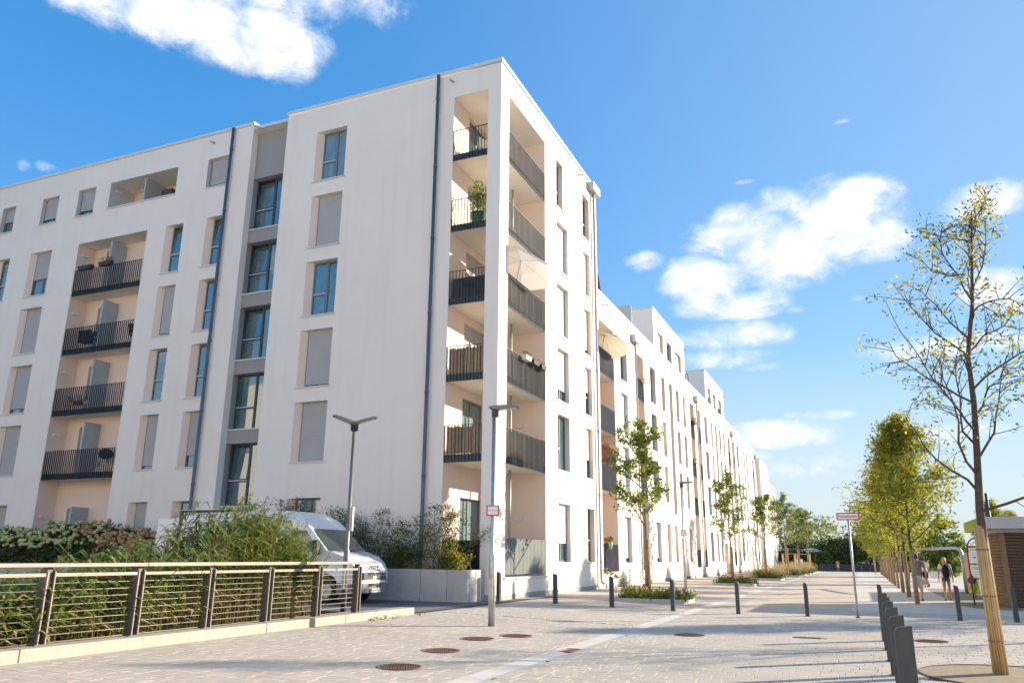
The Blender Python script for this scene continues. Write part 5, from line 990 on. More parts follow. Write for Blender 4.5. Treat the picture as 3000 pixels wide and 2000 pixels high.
rg = np.random.default_rng(103); scatter_plants('weeds', rg, -10.34, -9.9, 15.5, 17.6, 9, .02, .07, ['leaf_olive'], None, None, 16, .06, .012, z0=0, kind='stuff', label='small weeds in the joint along the kerb wall', cat='weeds', spread=.05)

# --- far hedge, distant trees, hills
def bush_mass(name, x, y, rx, ry, H, seed, label, mts, pr, n=2600, L=.5, cat='tree', grp='trees beyond the end of the street', z=0):
    rg = np.random.default_rng(seed); t = thing(name, (x, y, z), label, cat, grp); tips = []
    for j in range(60):
        v = rvec(rg, 1)[0]; k = rg.uniform(.45, 1.0) ** .5; tips.append((np.array([v[0] * rx * k, v[1] * ry * k, H * .52 + v[2] * H * .48 * k]), v, 1.))
    tk = MB(); tk.tube([(0, 0, 0), (.1, 0, H * .4), (0, .1, H * .75)], [.18, .12, .04], 7); tk.build('trunk', 'bark', t, off=(0, 0, 0)); crown('crown', rg, tips, n / 60, min(rx, H) * .17, L, L * .55, list(mts), t, probs=list(pr)); return t
far = [(-11.0, 124, 4, 2.5, 4.6, 'dark bushy tree mass left behind the parasols', ('leaf_dark', 'leaf_green'), (.7, .3)), (-7.0, 123, 3.6, 2.2, 4.2, 'dark green hedge tree behind the feather grass', ('leaf_dark', 'leaf_green'), (.6, .4)), (-5.2, 131, 3.4, 2.5, 7.6, 'lime green birch rising above the far hedge', ('leaf_lime', 'leaf_olive'), (.6, .4)), (-3.0, 123, 2.6, 2, 4.4, 'green bush behind the walking person', ('leaf_green', 'leaf_dark'), (.5, .5)), (-1.0, 127, 3, 2, 5.2, 'dark green bush left of the sign post', ('leaf_dark', 'leaf_green'), (.7, .3)), (1.8, 124, 3.4, 2.2, 7.4, 'tall full green tree behind the sign post', ('leaf_green', 'leaf_dark'), (.6, .4)), (5.0, 125, 2.8, 2, 6.2, 'full green tree behind the avenue trunks', ('leaf_green', 'leaf_lime'), (.7, .3)), (8.0, 122, 3.0, 2, 5.0, 'round green tree behind the man', ('leaf_green', 'leaf_dark'), (.6, .4)), (11.8, 120, 3.2, 2, 3.0, 'low hedge bush behind the woman', ('leaf_olive', 'leaf_dark'), (.5, .5)), (15.5, 118, 3.2, 2, 3.0, 'low hedge bush behind the play area', ('leaf_olive', 'leaf_dark'), (.5, .5)), (-14.5, 128, 4, 2.5, 4.4, 'dark tree mass behind the end building corner', ('leaf_dark', 'leaf_green'), (.7, .3)), (7.6, 88, 1.8, 1.6, 5.4, 'small round green tree behind the tubular arch', ('leaf_green', 'leaf_lime'), (.7, .3)), (14.8, 108, 2.0, 1.6, 5.6, 'green tree far right beyond the notice board', ('leaf_green', 'leaf_dark'), (.7, .3)), (-8.6, 119.6, 2.2, 1.2, 2.6, 'leafy dark shrub at the left end of the dark wall', ('leaf_dark', 'leaf_green'), (.6, .4)), (-5.4, 119.5, 1.8, 1.0, 2.4, 'leafy shrub hanging over the dark end wall', ('leaf_green', 'leaf_dark'), (.6, .4))]
for i, (x, y, rx, ry, H, lab, mts_, pr) in enumerate(far): bush_mass('far_tree', x, y, rx, ry, H, 200 + i, lab, mts_, pr, n=2200, L=.42)
rg = np.random.default_rng(300)
hm = MB(); xs_ = np.linspace(-900, 1300, 120); prev = None
for i, x in enumerate(xs_):
    h = 26 + 16 * math.sin(x * .004 + 1) + 9 * math.sin(x * .013) + rg.uniform(-2, 2); cur = ((x, 2600, -2), (x, 2640, h), (x, 2900, h * .6))
    if prev: hm.face([prev[0], cur[0], cur[1], prev[1]]); hm.face([prev[1], cur[1], cur[2], prev[2]])
    prev = cur
hm.build('hills', 'hill_blue', kind='structure')
for i, (x, y, lab) in enumerate(((-8.0, 104.5, 'wooden tree stake frame left of the far feather grass'), (-6.5, 108, 'wooden tree stake frame right of the far feather grass'), (2.2, 104.5, 'wooden tree stake frame at the end of the avenue row'), (9.5, 84, 'wooden tree stake frame behind the woman'), (11.5, 96, 'wooden tree stake frame right of the woman, by the painted screen'))):
    t = thing('tree_stake_frame', (x, y, 0), lab, 'tree stakes', 'tree stake frames')
    for (dx, dy) in ((-.7, -.7), (.7, -.7), (-.7, .7), (.7, .7)): p = MB(); p.tube([(dx, dy, 0), (dx, dy, 2.1)], .07, 8); p.build('stake', 'stake_wood', t, off=(0, 0, 0))
    for (a, b) in (((-.85, -.7), (.85, -.7)), ((-.85, .7), (.85, .7)), ((-.7, -.85), (-.7, .85)), ((.7, -.85), (.7, .85))): p = MB(); p.bar((a[0], a[1], 2.14), (b[0], b[1], 2.14), .12, .05); p.build('rail', 'stake_wood', t, off=(0, 0, 0))

# ================================================================== PEOPLE
DG = bpy.context.evaluated_depsgraph_get
def skin(name, verts, edges, rad, mt, parent, sub=2, root=0):
    """one continuous surface grown round a joint skeleton"""
    me = bpy.data.meshes.new('skeleton'); me.from_pydata([tuple(v) for v in verts], edges, []); ob = bpy.data.objects.new('skeleton', me); COL.objects.link(ob)
    m = ob.modifiers.new('skin', 'SKIN'); m.use_smooth_shade = True; s = ob.modifiers.new('sub', 'SUBSURF'); s.levels = sub; s.render_levels = sub
    for i, r in enumerate(rad):
        d = me.skin_vertices[0].data[i]; d.radius = r if hasattr(r, '__len__') else (r, r); d.use_root = (i == root)
    bpy.context.view_layer.update(); m2 = bpy.data.meshes.new_from_object(ob.evaluated_get(DG())); m2.name = name
    m2.materials.clear(); m2.materials.append(MATS[mt])
    bpy.data.objects.remove(ob); bpy.data.meshes.remove(me); o = bpy.data.objects.new(name, m2); COL.objects.link(o); o.parent = parent; return o
def person(x, y, rz, H, label, top, bottom, hair, stride=.22, arm=(.1, -.1), shoes='shoe_mauve', tail=False, female=False, dress=False, elbow=0.0, build=1.0, name='person'):
    t = thing(name, (x, y, gz(x)), label, 'person', None, rz); s = H / 1.75; b = build; sw = (.165 if female else .195) * b
    hipz, kz, az_ = .93, .50, .085; J = {}
    J['pelvis'] = (0, 0, .95); J['waist'] = (0, 0, 1.10); J['chest'] = (0, .01, 1.30); J['neckb'] = (0, 0, 1.44); J['neck'] = (0, .01, 1.50); J['head'] = (0, .02, 1.60); J['crown'] = (0, .01, 1.70)
    for sg, k in ((-1, 'l'), (1, 'r')):
        st_ = stride * sg
        J['hip' + k] = (.085 * sg * b, 0, .90); J['knee' + k] = (.095 * sg, st_ * .55 + .04, .50 + (.02 if st_ < 0 else 0)); J['ank' + k] = (.095 * sg, st_ * 1.0 - (.05 if st_ < 0 else 0), .09 + (.05 if st_ < 0 else 0)); J['toe' + k] = (.105 * sg, st_ * 1.0 + .15 - (.07 if st_ < 0 else 0), .035)
        a = arm[0] if sg < 0 else arm[1]
        J['sho' + k] = (sw * sg, 0, 1.41); J['elb' + k] = ((sw + .07) * sg, a * .55 - .02, 1.14); J['wri' + k] = ((sw + .09) * sg, a * 1.2 + .05 + elbow, .90 + elbow * .5); J['hand' + k] = ((sw + .085) * sg, a * 1.35 + .07 + elbow, .80 + elbow * .5)
    rad = dict(pelvis=(.155 * b, .105 * b), waist=(.135 * b if not female else .12, .10 * b), chest=(.155 * b if not female else .135, .11 * b), neckb=(.085, .075), neck=(.058, .058), head=(.078, .095), crown=(.055, .065))
    for k in 'lr': rad.update({'hip' + k: (.088 * b, .095 * b), 'knee' + k: (.056, .06), 'ank' + k: (.036, .04), 'toe' + k: (.038, .028), 'sho' + k: (.055, .055), 'elb' + k: (.041, .041), 'wri' + k: (.028, .028), 'hand' + k: (.026, .036)})
    E_ = [('pelvis', 'waist'), ('waist', 'chest'), ('chest', 'neckb'), ('neckb', 'neck'), ('neck', 'head'), ('head', 'crown')]
    for k in 'lr': E_ += [('pelvis', 'hip' + k), ('hip' + k, 'knee' + k), ('knee' + k, 'ank' + k), ('ank' + k, 'toe' + k), ('neckb', 'sho' + k), ('sho' + k, 'elb' + k), ('elb' + k, 'wri' + k), ('wri' + k, 'hand' + k)]
    ks = list(J); ix = {k: i for i, k in enumerate(ks)}
    # five separate bent fingers on each hand
    V = [tuple(c * s for c in J[k]) for k in ks]; Rr = [tuple(c * s for c in rad[k]) for k in ks]; Ed = [(ix[a], ix[c]) for a, c in E_]
    for k, sg in (('l', -1), ('r', 1)):
        hx, hy, hz_ = J['hand' + k]
        for f, (dy, ln) in enumerate(((.030, .062), (.010, .074), (-.010, .078), (-.029, .068))):
            p1 = (hx, hy + dy, hz_ - .03 - ln * .5); p2 = (hx - .012 * sg, hy + dy + .012, hz_ - .03 - ln); V += [tuple(c * s for c in p1), tuple(c * s for c in p2)]; Rr += [(.0085 * s, .0085 * s), (.007 * s, .007 * s)]; n = len(V); Ed += [(ix['hand' + k], n - 2), (n - 2, n - 1)]
        p1 = (hx - .01 * sg, hy + .045, hz_ + .0); p2 = (hx - .02 * sg, hy + .055, hz_ - .045); V += [tuple(c * s for c in p1), tuple(c * s for c in p2)]; Rr += [(.01 * s, .01 * s), (.0085 * s, .0085 * s)]; n = len(V); Ed += [(ix['wri' + k], n - 2), (n - 2, n - 1)]
    body = skin('body', V, Ed, Rr, 'skin', t)
    def part(nm, keys, mt, grow, extra=None, root=0):
        kk = [q[0] if isinstance(q, tuple) else q for q in keys]; P = []; Q = []
        for q in keys:
            if isinstance(q, tuple): P.append(tuple(c * s for c in q[1])); Q.append(tuple(c * s for c in q[2]))
            else: P.append(tuple(c * s for c in J[q])); Q.append(tuple((c + grow) * s for c in rad[q]))
        return skin(nm, P, extra, Q, mt, t, root=root)
    def mid(a, c, f): return tuple(J[a][i] + (J[c][i] - J[a][i]) * f for i in range(3))
    hem = .86 if not dress else .52
    part('shirt' if not dress else 'dress', ['waist', 'chest', 'neckb', 'shol', 'shor', ('sl', mid('shol', 'elbl', .72), (.065, .065)), ('sr', mid('shor', 'elbr', .72), (.065, .065)), ('hem', (0, 0, hem + .05), ((.185 * b, .135 * b) if not dress else (.20, .17))), ('hip', (0, 0, 1.0), (.17 * b, .125 * b))], top, .020, [(0, 1), (1, 2), (2, 3), (2, 4), (3, 5), (4, 6), (0, 8), (8, 7)], root=1)
    if not dress:
        fk = .92 if not female else .45
        part('shorts', ['pelvis', ('hl', J['hipl'], (.115 * b, .12 * b)), ('hr', J['hipr'], (.115 * b, .12 * b)), ('kl', mid('hipl', 'kneel', fk), (.105, .105) if not female else (.11, .11)), ('kr', mid('hipr', 'kneer', fk), (.105, .105) if not female else (.11, .11)), ('w', (0, 0, 1.04), (.155 * b, .112 * b))], bottom, .018, [(0, 1), (0, 2), (1, 3), (2, 4), (0, 5)])
    for k, sg in (('l', -1), ('r', 1)):
        a, c = J['ank' + k], J['toe' + k]; sh_ = MB(); sh_.blob(((a[0] + c[0]) / 2 * s, ((a[1] + c[1]) / 2 - .03) * s, .045 * s), (.05 * s, .145 * s, .05 * s), 0, 10, 6); sh_.build('shoe', shoes, t, off=(0, 0, 0))
    hr = MB(); hr.blob((0, .0 * s, 1.635 * s), (.092 * s, .108 * s, .105 * s), 0, 14, 9)
    if tail: hr.tube([(0, -.09 * s, 1.66 * s), (0, -.17 * s, 1.60 * s), (.01, -.19 * s, 1.48 * s), (.03, -.17 * s, 1.34 * s)], [.05 * s, .058 * s, .05 * s, .012 * s], 10)
    hr.build('hair', hair, t, off=(0, 0, 0))
    fc = MB(); hz2 = 1.585 * s
    for sg in (-1, 1): fc.blob((.034 * s * sg, .108 * s, hz2 + .01 * s), (.012 * s, .008 * s, .008 * s), 1, 6, 4); fc.blob((.09 * s * sg, .015 * s, hz2), (.013 * s, .025 * s, .033 * s), 0, 6, 5)
    fc.blob((0, .122 * s, hz2 - .022 * s), (.014 * s, .02 * s, .022 * s), 0, 6, 5); fc.blob((0, .106 * s, hz2 - .06 * s), (.026 * s, .012 * s, .009 * s), 2, 8, 4); fc.build('face', ['skin', 'black_ink', 'shoe_mauve'], t, off=(0, 0, 0)); return t
mn = person(2.0, 35.7, 0.03, 1.81, 'man in grey T-shirt and pale shorts walking away, sunglasses on cap-less head, bag strap', 'shirt_grey', 'shorts_pale', 'hair_brown', .18, (-.12, .10), 'black_cloth', build=1.08)
mn['label'] = 'man in grey T-shirt and pale blue shorts walking away beside the first avenue tree'
st_ = MB(); st_.tube([(2.0 - .12, 35.7 - .135, 1.52), (2.0 - .15, 35.7 - .165, 1.30), (2.0 - .165, 35.7 - .16, 1.10), (2.0 - .20, 35.7 - .05, .96)], .022, 6); st_.build('bag_strap', 'black_cloth', label='black shoulder strap running down the back of the man in grey', cat='bag strap')
wo_ = person(3.07, 36.9, -0.03, 1.69, 'woman in white T-shirt and denim shorts with blond ponytail walking away', 'shirt_white', 'denim', 'hair_blond', .16, (.06, -.06), 'shoe_mauve', tail=True, female=True)
bk = MB(); bx_, by_ = 3.07, 36.9
bk.blob((bx_ + .02, by_ - .20, 1.12), (.155, .115, .27), 0, 14, 9); bk.blob((bx_ + .02, by_ - .29, 1.02), (.115, .05, .14), 0, 12, 7); bko = bk.build('backpack', 'black_cloth', label='black backpack on the back of the blond woman', cat='backpack')
for sg in (-1, 1): q = MB(); q.tube([(bx_ + .10 * sg, by_ - .15, 1.34), (bx_ + .115 * sg, by_ - .02, 1.425), (bx_ + .12 * sg, by_ + .11, 1.33), (bx_ + .13 * sg, by_ + .10, 1.1)], .022, 6); q.build('strap', 'black_cloth', bko)
person(4.44, 40.6, .5, .86, 'small child in a bright yellow dress by the notice board', 'yellow_cloth', 'yellow_cloth', 'hair_brown', .09, (.1, -.1), 'shoe_mauve', dress=True, female=True)
person(3.45, 54.2, 0.1, 1.70, 'person in white shirt pushing a dark stroller beyond the man', 'shirt_white', 'black_cloth', 'hair_brown', .15, (.3, .3), 'black_cloth', elbow=.15)
person(-2.8, 116.5, 0.05, 1.5, 'distant person in white shorts walking toward the dark end wall', 'yellow_cloth', 'shirt_white', 'hair_brown', .15, (-.1, .1), 'black_cloth')
sr = thing('stroller', (3.35, 54.9, 0), 'dark pushchair with boxy seat pushed along the footpath', 'stroller')
q = MB(); q.prism([(-.35, .45), (.35, .40), (.42, .85), (.25, 1.02), (-.30, 1.05)], lambda a, b, c: (3.35 + c, 54.9 + a, b), -.26, .26); q.build('seat', 'black_cloth', sr, bevel=.04); q = MB(); q.box(3.12, 3.58, 54.6, 55.2, .16, .36); q.build('basket', 'black_cloth', sr)
for sx_ in (-.27, .27):
    q = MB(); q.tube([(3.35 + sx_, 54.35, 1.02), (3.35 + sx_, 54.65, .75), (3.35 + sx_, 55.25, .12)], .014, 6); q.tube([(3.35 + sx_, 54.6, .12), (3.35 + sx_, 55.0, .55)], .014, 6); q.build('frame', 'steel_dark', sr)
    for wy in (54.58, 55.25): q = MB(); q.tube([(3.35 + sx_ - .025, wy, .11), (3.35 + sx_ + .025, wy, .11)], .11, 14); q.build('wheel', 'tyre', sr)
q = MB(); q.tube([(3.07, 54.35, 1.02), (3.63, 54.35, 1.02)], .016, 6); q.build('handle', 'steel_dark', sr)
q = MB(); q.prism([(-.17, 0), (.17, 0), (.20, .38), (-.14, .40)], lambda a, b, c: (3.86 + a, 53.9 + c, .52 + b), -.05, .05); q.tube([(3.78, 53.9, .92), (3.86, 53.9, 1.1), (3.96, 53.9, .9)], .01, 5); q.build('shopping_bag', 'bag_white', label='white shopping bag hanging from the stroller handle', cat='bag', bevel=.01)

# ================================================================== THINGS ON THE BALCONIES
def parasol(c, r, n, tilt_dir, tilt, mt, label, pole_to, drop=.32, name='parasol', ribs=True, group=None):
    t = thing(name, pole_to, label, 'parasol', group); ax = Vector(tilt_dir).normalized(); up = (Vector((0, 0, 1)) * math.cos(tilt) + ax * math.sin(tilt)).normalized(); a = up.cross(Vector((0.3, 1, 0.1))).normalized(); b = up.cross(a); C = Vector(c); mb = MB(); ring = []; ring2 = []
    for k in range(n): th_ = 2 * PI * k / n; d = a * math.cos(th_) + b * math.sin(th_); ring.append(C + d * r - up * drop); ring2.append(C + d * r * .52 - up * drop * .30)
    for k in range(n):
        q = (k + 1) % n; mb.face([C, ring2[k], ring2[q]]); mb.face([ring2[k], ring[k], ring[q], ring2[q]]); mb.face([ring[k], ring[k] - up * .10, ring[q] - up * .10, ring[q]])
    mb.build('canopy', mt, t)
    if ribs:
        for k in range(n): rb = MB(); rb.tube([C - up * .03, ring2[k] - up * .02, ring[k] - up * .02], .008, 4); rb.build('rib', 'frame_light', t)
    p = MB(); p.tube([pole_to, C - up * .0], .02, 8); p.build('pole', 'frame_light', t); return t
parasol((-11.0, 26.25, 12.62), 1.45, 6, (.45, .8, 0), .42, 'fabric_white', 'large tilted off-white parasol leaning out of the fourth-floor corner loggia', (-11.35, 26.1, 10.62), drop=.38)
parasol((-10.95, 37.35, 12.55), 1.35, 14, (.5, .75, 0), .38, 'fabric_cream', 'round cream parasol on the top balcony of the terrace beside the corner building', (-11.3, 37.2, 10.66), drop=.5)
parasol((-11.35, 37.5, 6.95), .95, 6, (-.2, -.9, 0), .5, 'fabric_rust', 'small rust-brown parasol on the first-floor balcony with green iridescent railing', (-11.5, 37.4, 4.88), drop=.5)
def closed_parasol(x, y, z, h, mt, label):
    t = thing('closed_parasol', (x, y, z), label, 'parasol'); p = MB(); p.tube([(x, y, z), (x, y, z + h)], .02, 8); p.build('pole', 'frame_light', t); c = MB(); c.tube([(x, y, z + h * .35), (x, y, z + h * .45), (x, y, z + h * .85), (x, y, z + h + .04)], [.20, .22, .10, .02], 10); c.build('folded_canopy', mt, t, bevel=0)
closed_parasol(-11.55, 38.2, 14.25, 2.1, 'fabric_plum', 'closed dark plum parasol on the roof terrace beside the corner building'); closed_parasol(-11.6, 60.2, 14.25, 2.2, 'fabric_beige', 'closed grey-beige parasol on the roof terrace between the roof storeys'); closed_parasol(-11.5, 44.3, 4.9, 2.1, 'fabric_beige', 'closed beige parasol on a balcony behind the nearest pavement oak')
rg = np.random.default_rng(400)
def plant_in_pot(x, y, z, r, h, pot, ph, label, mts=('leaf_green', 'leaf_lime'), pr=(.7, .3), n=240, cat='potted plant', nm='potted_plant', L=.09):
    t = thing(nm, (x, y, z), label, cat); p = MB(); p.tube([(0, 0, 0), (0, 0, ph)], [r * .55, r * .8], 12); p.build('pot', pot, t, off=(0, 0, 0)); c = rvec(rg, n) * (rg.uniform(size=(n, 1)) ** .4) * np.array([r, r, h / 2]); c[:, 2] += ph + h / 2; V, F = leaf_quads(c, rvec(rg, n), rvec(rg, n), L * rg.uniform(.6, 1.4, n), L * .5 * np.ones(n)); np_mesh('foliage', V, F, list(mts), t, mi=rg.choice(len(mts), n, p=list(pr))); s_ = MB(); s_.tube([(0, 0, ph * .5), (.02, 0, ph + h * .6)], .012, 5); s_.build('stem', 'young_bark', t, off=(0, 0, 0)); return t
plant_in_pot(-12.05, 24.55, 13.5, .38, 1.35, 'pot_green', .55, 'tall leafy plant in a green pot on the fifth-floor corner loggia', n=420, L=.13)
def flower_box(x, y, z, lx, ly, label, box='pot_dark', mts=('leaf_green', 'leaf_olive'), pr=(.6, .4), n=120, h=.2, bloom=None, grp=None):
    t = thing('flower_box', (x, y, z), label, 'flower box', grp); b = MB(); b.hexa([(-lx * .46, -ly * .42, 0), (lx * .46, -ly * .42, 0), (lx * .46, ly * .42, 0), (-lx * .46, ly * .42, 0), (-lx / 2, -ly / 2, .18), (lx / 2, -ly / 2, .18), (lx / 2, ly / 2, .18), (-lx / 2, ly / 2, .18)]); b.build('box', box, t, off=(0, 0, 0))
    c = rg.uniform(-.5, .5, (n, 3)) * np.array([lx, ly, h]); c[:, 2] += .18 + h * .4; V, F = leaf_quads(c, rvec(rg, n), rvec(rg, n), .08 * np.ones(n), .035 * np.ones(n)); mt_ = list(mts) + ([bloom] if bloom else []); p_ = list(np.array(pr) * (.6 if bloom else 1)) + ([.4] if bloom else []); np_mesh('plants', V, F, mt_, t, mi=rg.choice(len(mt_), n, p=p_))
flower_box(-10.78, 26.35, 8.62, .22, .55, 'pale flower box with orange blooms on the corner loggia rail, leftmost of three', 'frame_light', bloom='orange_flower', grp='rail boxes'); flower_box(-10.78, 27.15, 8.62, .22, .60, 'bare dark flower box on the corner loggia rail, middle of three', 'pot_dark', n=12, h=.06, grp='rail boxes'); flower_box(-10.78, 27.95, 8.62, .22, .55, 'dark flower box with few blooms on the corner loggia rail, rightmost of three', 'pot_dark', n=40, h=.1, bloom='orange_flower', grp='rail boxes')
flower_box(-10.78, 44.8, 11.5, .22, .5, 'white flower box hung on a top balcony rail behind the second hopper', 'white_paint', n=80); flower_box(-10.78, 60.5, 11.5, .25, 1.1, 'dark flower box with trailing green plants on a top terrace balcony', 'pot_dark', n=260, h=.35, mts=('leaf_lime', 'leaf_green'), pr=(.6, .4)); flower_box(-10.78, 60.5, 8.5, .22, .9, 'mint green flower box on a second-floor terrace balcony', 'pot_mint', n=80)
flower_box(-32.3, 23.93, 14.42, .9, .2, 'long dark flower box on the fourth-floor wing balcony rail', 'pot_dark', n=40, h=.08); flower_box(-31.0, 23.93, 14.45, .8, .2, 'dark flower box with green sprigs on the fourth-floor wing balcony rail', 'pot_dark', n=140, h=.25)
plant_in_pot(-10.78, 36.85, 1.92, .16, .28, 'pot_mint', .32, 'mint green hanging pot on the ground-floor terrace railing', n=120); plant_in_pot(-10.8, 36.4, 2.1, .12, .25, 'pot_dark', .1, 'small pot with red flowers at the end of the ground-floor terrace railing', ('leaf_green', 'orange_flower'), (.6, .4), n=80)
for i, (x, pot, lab) in enumerate(((-32.4, 'pot_yellow', 'yellow window pot on the second-floor wing balcony'), (-31.9, 'pot_purple', 'purple window pot on the second-floor wing balcony'), (-31.35, 'pot_mint', 'pale green window pot on the second-floor wing balcony'))): flower_box(x, 24.35, 7.98, .42, .18, lab, pot, n=90, h=.3)
g_ = thing('kettle_grill', (-29.9, 24.5, 4.9), 'black kettle grill on the lowest wing balcony', 'grill'); q = MB(); q.blob((-29.9, 24.5, 5.72), (.3, .3, .24), 0, 16, 9); q.build('kettle', 'grill_black', g_)
for k in range(3): a = 2 * PI * k / 3; q = MB(); q.tube([(-29.9 + .15 * math.cos(a), 24.5 + .15 * math.sin(a), 5.6), (-29.9 + .28 * math.cos(a), 24.5 + .28 * math.sin(a), 4.89)], .012, 6); q.build('leg', 'grill_black', g_)
def chair(x, y, z, mt, label, rz=0.):
    t = thing('balcony_chair', (x, y, z), label, 'chair', None, rz); q = MB(); q.box(-.22, .22, -.2, .22, .42, .45); q.build('seat', mt, t, off=(0, 0, 0)); q = MB(); q.hexa([(-.22, -.2, .47), (.22, -.2, .47), (.22, -.17, .47), (-.22, -.17, .47), (-.22, -.3, .9), (.22, -.3, .9), (.22, -.27, .9), (-.22, -.27, .9)]); q.build('backrest', mt, t, off=(0, 0, 0))
    for a, b in ((-.2, -.18), (.2, -.18), (-.2, .2), (.2, .2)): q = MB(); q.tube([(a, b, .42), (a * 1.05, b * 1.1, 0)], .014, 6); q.build('leg', mt, t, off=(0, 0, 0))
chair(-12.3, 24.9, 16.44, 'rail_grey', 'slim dark chair on the top corner loggia', 1.2); chair(-11.9, 25.7, 16.44, 'black_cloth', 'black armchair behind the pillar on the top corner loggia', 2.0); chair(-29.2, 24.55, 10.6, 'grill_black', 'dark folding chair at the right end of the third-floor wing balcony', .5)
dk = thing('drying_rack', (-32.2, 24.5, 10.6), 'drying rack with dark laundry at the left end of the third-floor wing balcony', 'drying rack')
for dx in (-.5, .5): q = MB(); q.tube([(-32.2 + dx, 24.3, 10.6), (-32.2 + dx, 24.7, 11.55)], .012, 5); q.tube([(-32.2 + dx, 24.7, 10.6), (-32.2 + dx, 24.3, 11.55)], .012, 5); q.build('leg', 'frame_light', dk)
for k in range(6): q = MB(); yy = 24.3 + k * .08; q.box(-32.6 + .05 * (k % 3), -31.85, yy - .006, yy + .006, 10.95 + .08 * (k % 2), 11.53); q.build('laundry', 'denim' if k % 2 else 'black_cloth', dk)
ln = MB(); ln.blob((-30.25, 24.75, 18.5), (.10, .10, .13), 0, 12, 8); ln.tube([(-30.25, 24.75, 18.6), (-30.25, 24.75, 18.79)], .006, 4); ln.build('paper_lantern', 'yellow_lantern', label='yellow paper lantern hanging in the top wing loggia', cat='lantern')
tb = thing('balcony_cabinet', (-28.75, 24.9, 17.44), 'dark cabinet behind the divider in the top wing loggia', 'cabinet'); q = MB(); q.box(-28.95, -28.3, 24.7, 25.1, 17.46, 18.25); q.build('carcass', 'frame_dark', tb, bevel=.01)
# privacy screens tied behind the railings
def screen(F, u0, u1, z0, z1, mt, label, d=.085, cane=True, wavy=0.0, cat='privacy screen'):
    mb = MB(); n = int((u1 - u0) / (.035 if cane else .3)) + 1
    for k in range(n):
        a = u0 + (u1 - u0) * k / n; b = u0 + (u1 - u0) * (k + 1) / n - (.002 if cane else 0); mb.box(a, b, d + (.004 * random.random() if cane else 0), d + .012, z0 + wavy * (abs(2 * k / n - 1)) ** 2 * 0.0 + wavy * (k / n) ** 2, z1 + (random.uniform(-.05, .03) if cane else 0), 0, F)
    return mb.build('privacy_screen', mt, label=label, cat=cat)
screen(FL, -12.86, -11.5, 4.95, 5.90, 'wood_mat', 'brown bamboo mat behind the plaza-side railing, lowest balcony of the corner'); screen(FL, -12.86, -11.5, 7.62, 8.72, 'wood_mat', 'sagging brown bamboo mat behind the plaza-side railing, second balcony of the corner', wavy=.22)
screen(FR, 24.85, 28.6, 4.95, 5.88, 'wood_mat', 'brown bamboo mat behind the street-side railing, lowest balcony of the corner', d=.09); screen(FR, 24.85, 28.6, 7.8, 8.74, 'wood_mat', 'brown bamboo mat behind the street-side railing, second balcony of the corner', d=.09); screen(FR, 24.85, 28.6, 10.66, 11.58, 'wood_mat', 'brown bamboo mat behind the street-side railing under the off-white parasol', d=.09)
q = MB(); q.box(-12.84, -11.52, YF + .10, YF + .5, 10.62, 11.38); q.build('storage_box', 'wicker', label='dark wicker storage box behind the railing of the third corner balcony', cat='box', bevel=.02)
def cloth(F, u0, u1, z0, z1, mt, label, d=-.012):
    mb = MB(); n = 40; pts = []
    for k in range(n + 1): u = u0 + (u1 - u0) * k / n; w = .012 * math.sin(k * 1.7) + .008 * math.sin(k * .6); pts.append((u, d + w, math.sin(k * .785) * .012))
    for (a, b) in zip(pts[:-1], pts[1:]): mb.hexa([F(a[0], a[1], z0 + abs(a[2])), F(b[0], b[1], z0 + abs(b[2])), F(b[0], b[1] + .006, z0 + abs(b[2])), F(a[0], a[1] + .006, z0 + abs(a[2])), F(a[0], a[1], z1), F(b[0], b[1], z1), F(b[0], b[1] + .006, z1), F(a[0], a[1] + .006, z1)])
    return mb.build('privacy_screen', mt, label=label, cat='privacy screen')
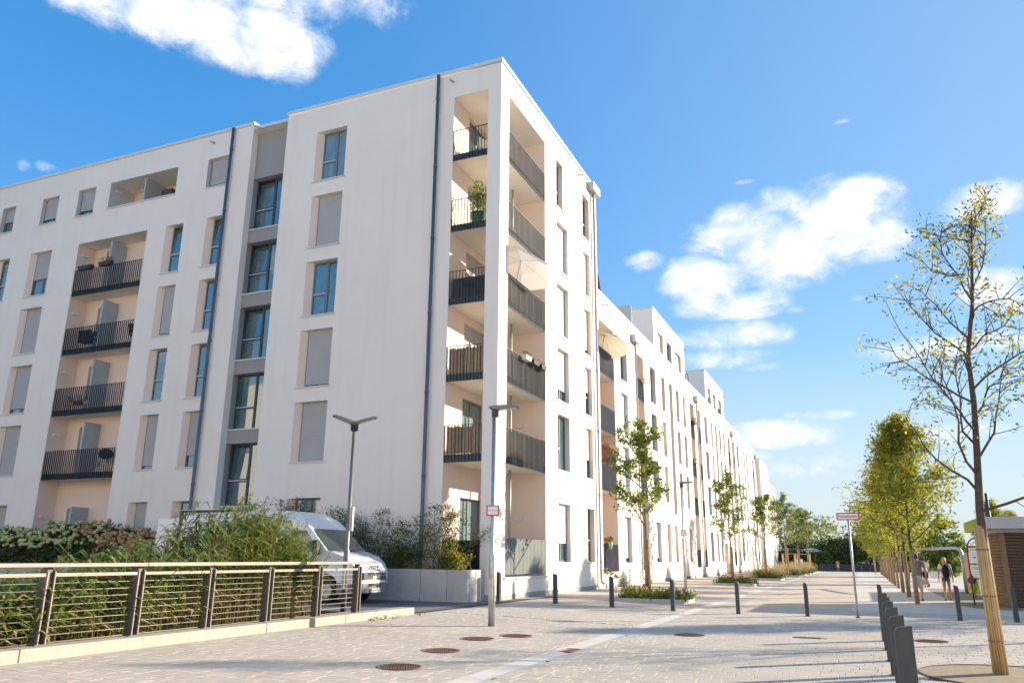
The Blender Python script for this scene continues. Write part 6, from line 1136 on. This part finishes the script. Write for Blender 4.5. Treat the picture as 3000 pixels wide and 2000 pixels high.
cloth(FR, 24.80, 28.64, .95, 2.15, 'mesh_green', 'grey-green mesh screen tied across the ground-floor corner loggia', d=.0); cloth(FL, -12.9, -11.46, .9, 2.05, 'mesh_black', 'black mesh screen across the plaza side of the ground-floor corner loggia', d=.03)
q = MB(); q.box(24.7, 28.72, -.06, .12, .80, .875, 0, FR); q.build('loggia_sill', 'parapet_metal', A)
for (x, y, lab) in ((-9.6, 122, 'white cafe parasol far down the street, leftmost of three'), (-7.9, 123, 'white cafe parasol far down the street, middle of three'), (-6.3, 121, 'white cafe parasol far down the street, rightmost of three')): parasol((x, y, 3.1), 1.6, 8, (1, 0, 0), 0, 'fabric_white', lab, (x, y, 0), drop=.5, ribs=False, group='cafe parasols')
for k, (y0, y1) in enumerate(((58.9, 61.5), (61.6, 64.3), (64.4, 67.0))):
    t = thing('roof_planter', (-11.3, (y0 + y1) / 2, 14.62), 'planter with ' + ('green', 'mixed', 'rust-brown')[k] + ' plants along the roof edge between the roof storeys', 'planter'); b = MB(); b.box(-11.5, -11.25, y0, y1, 14.3, 14.66); b.build('box', 'pot_grey', t); n = 260; c = rg.uniform(-.5, .5, (n, 3)) * np.array([.3, y1 - y0, .45]); c[:, 2] += .2; V, F = leaf_quads(c, rvec(rg, n), rvec(rg, n), .13 * np.ones(n), .05 * np.ones(n)); np_mesh('plants', V, F, ['leaf_green', 'leaf_olive', 'leaf_rust'], t, mi=rg.choice(3, n, p=[[.7, .2, .1], [.3, .4, .3], [.1, .3, .6]][k]))
ta = MB(); ta.tube([(-11.4, 62.0 + .8 * math.cos(PI * a / 12) , 14.4 + 1.5 * math.sin(PI * a / 12)) for a in range(13)], .03, 6); ta.build('garden_arch', 'grill_black', label='thin black garden arch on the roof terrace between the roof storeys', cat='arch')
ub = thing('utility_cabinet', (-6.9, 104.5, 0), 'pale utility cabinet at the far end of the terrace', 'cabinet'); q = MB(); q.box(-7.4, -6.5, 104.3, 104.8, .05, 1.5); q.build('housing', 'lamp_white', ub, bevel=.02); q = MB(); q.box(-7.45, -6.45, 104.25, 104.85, 1.505, 1.56); q.build('lid', 'pipe_pale', ub)
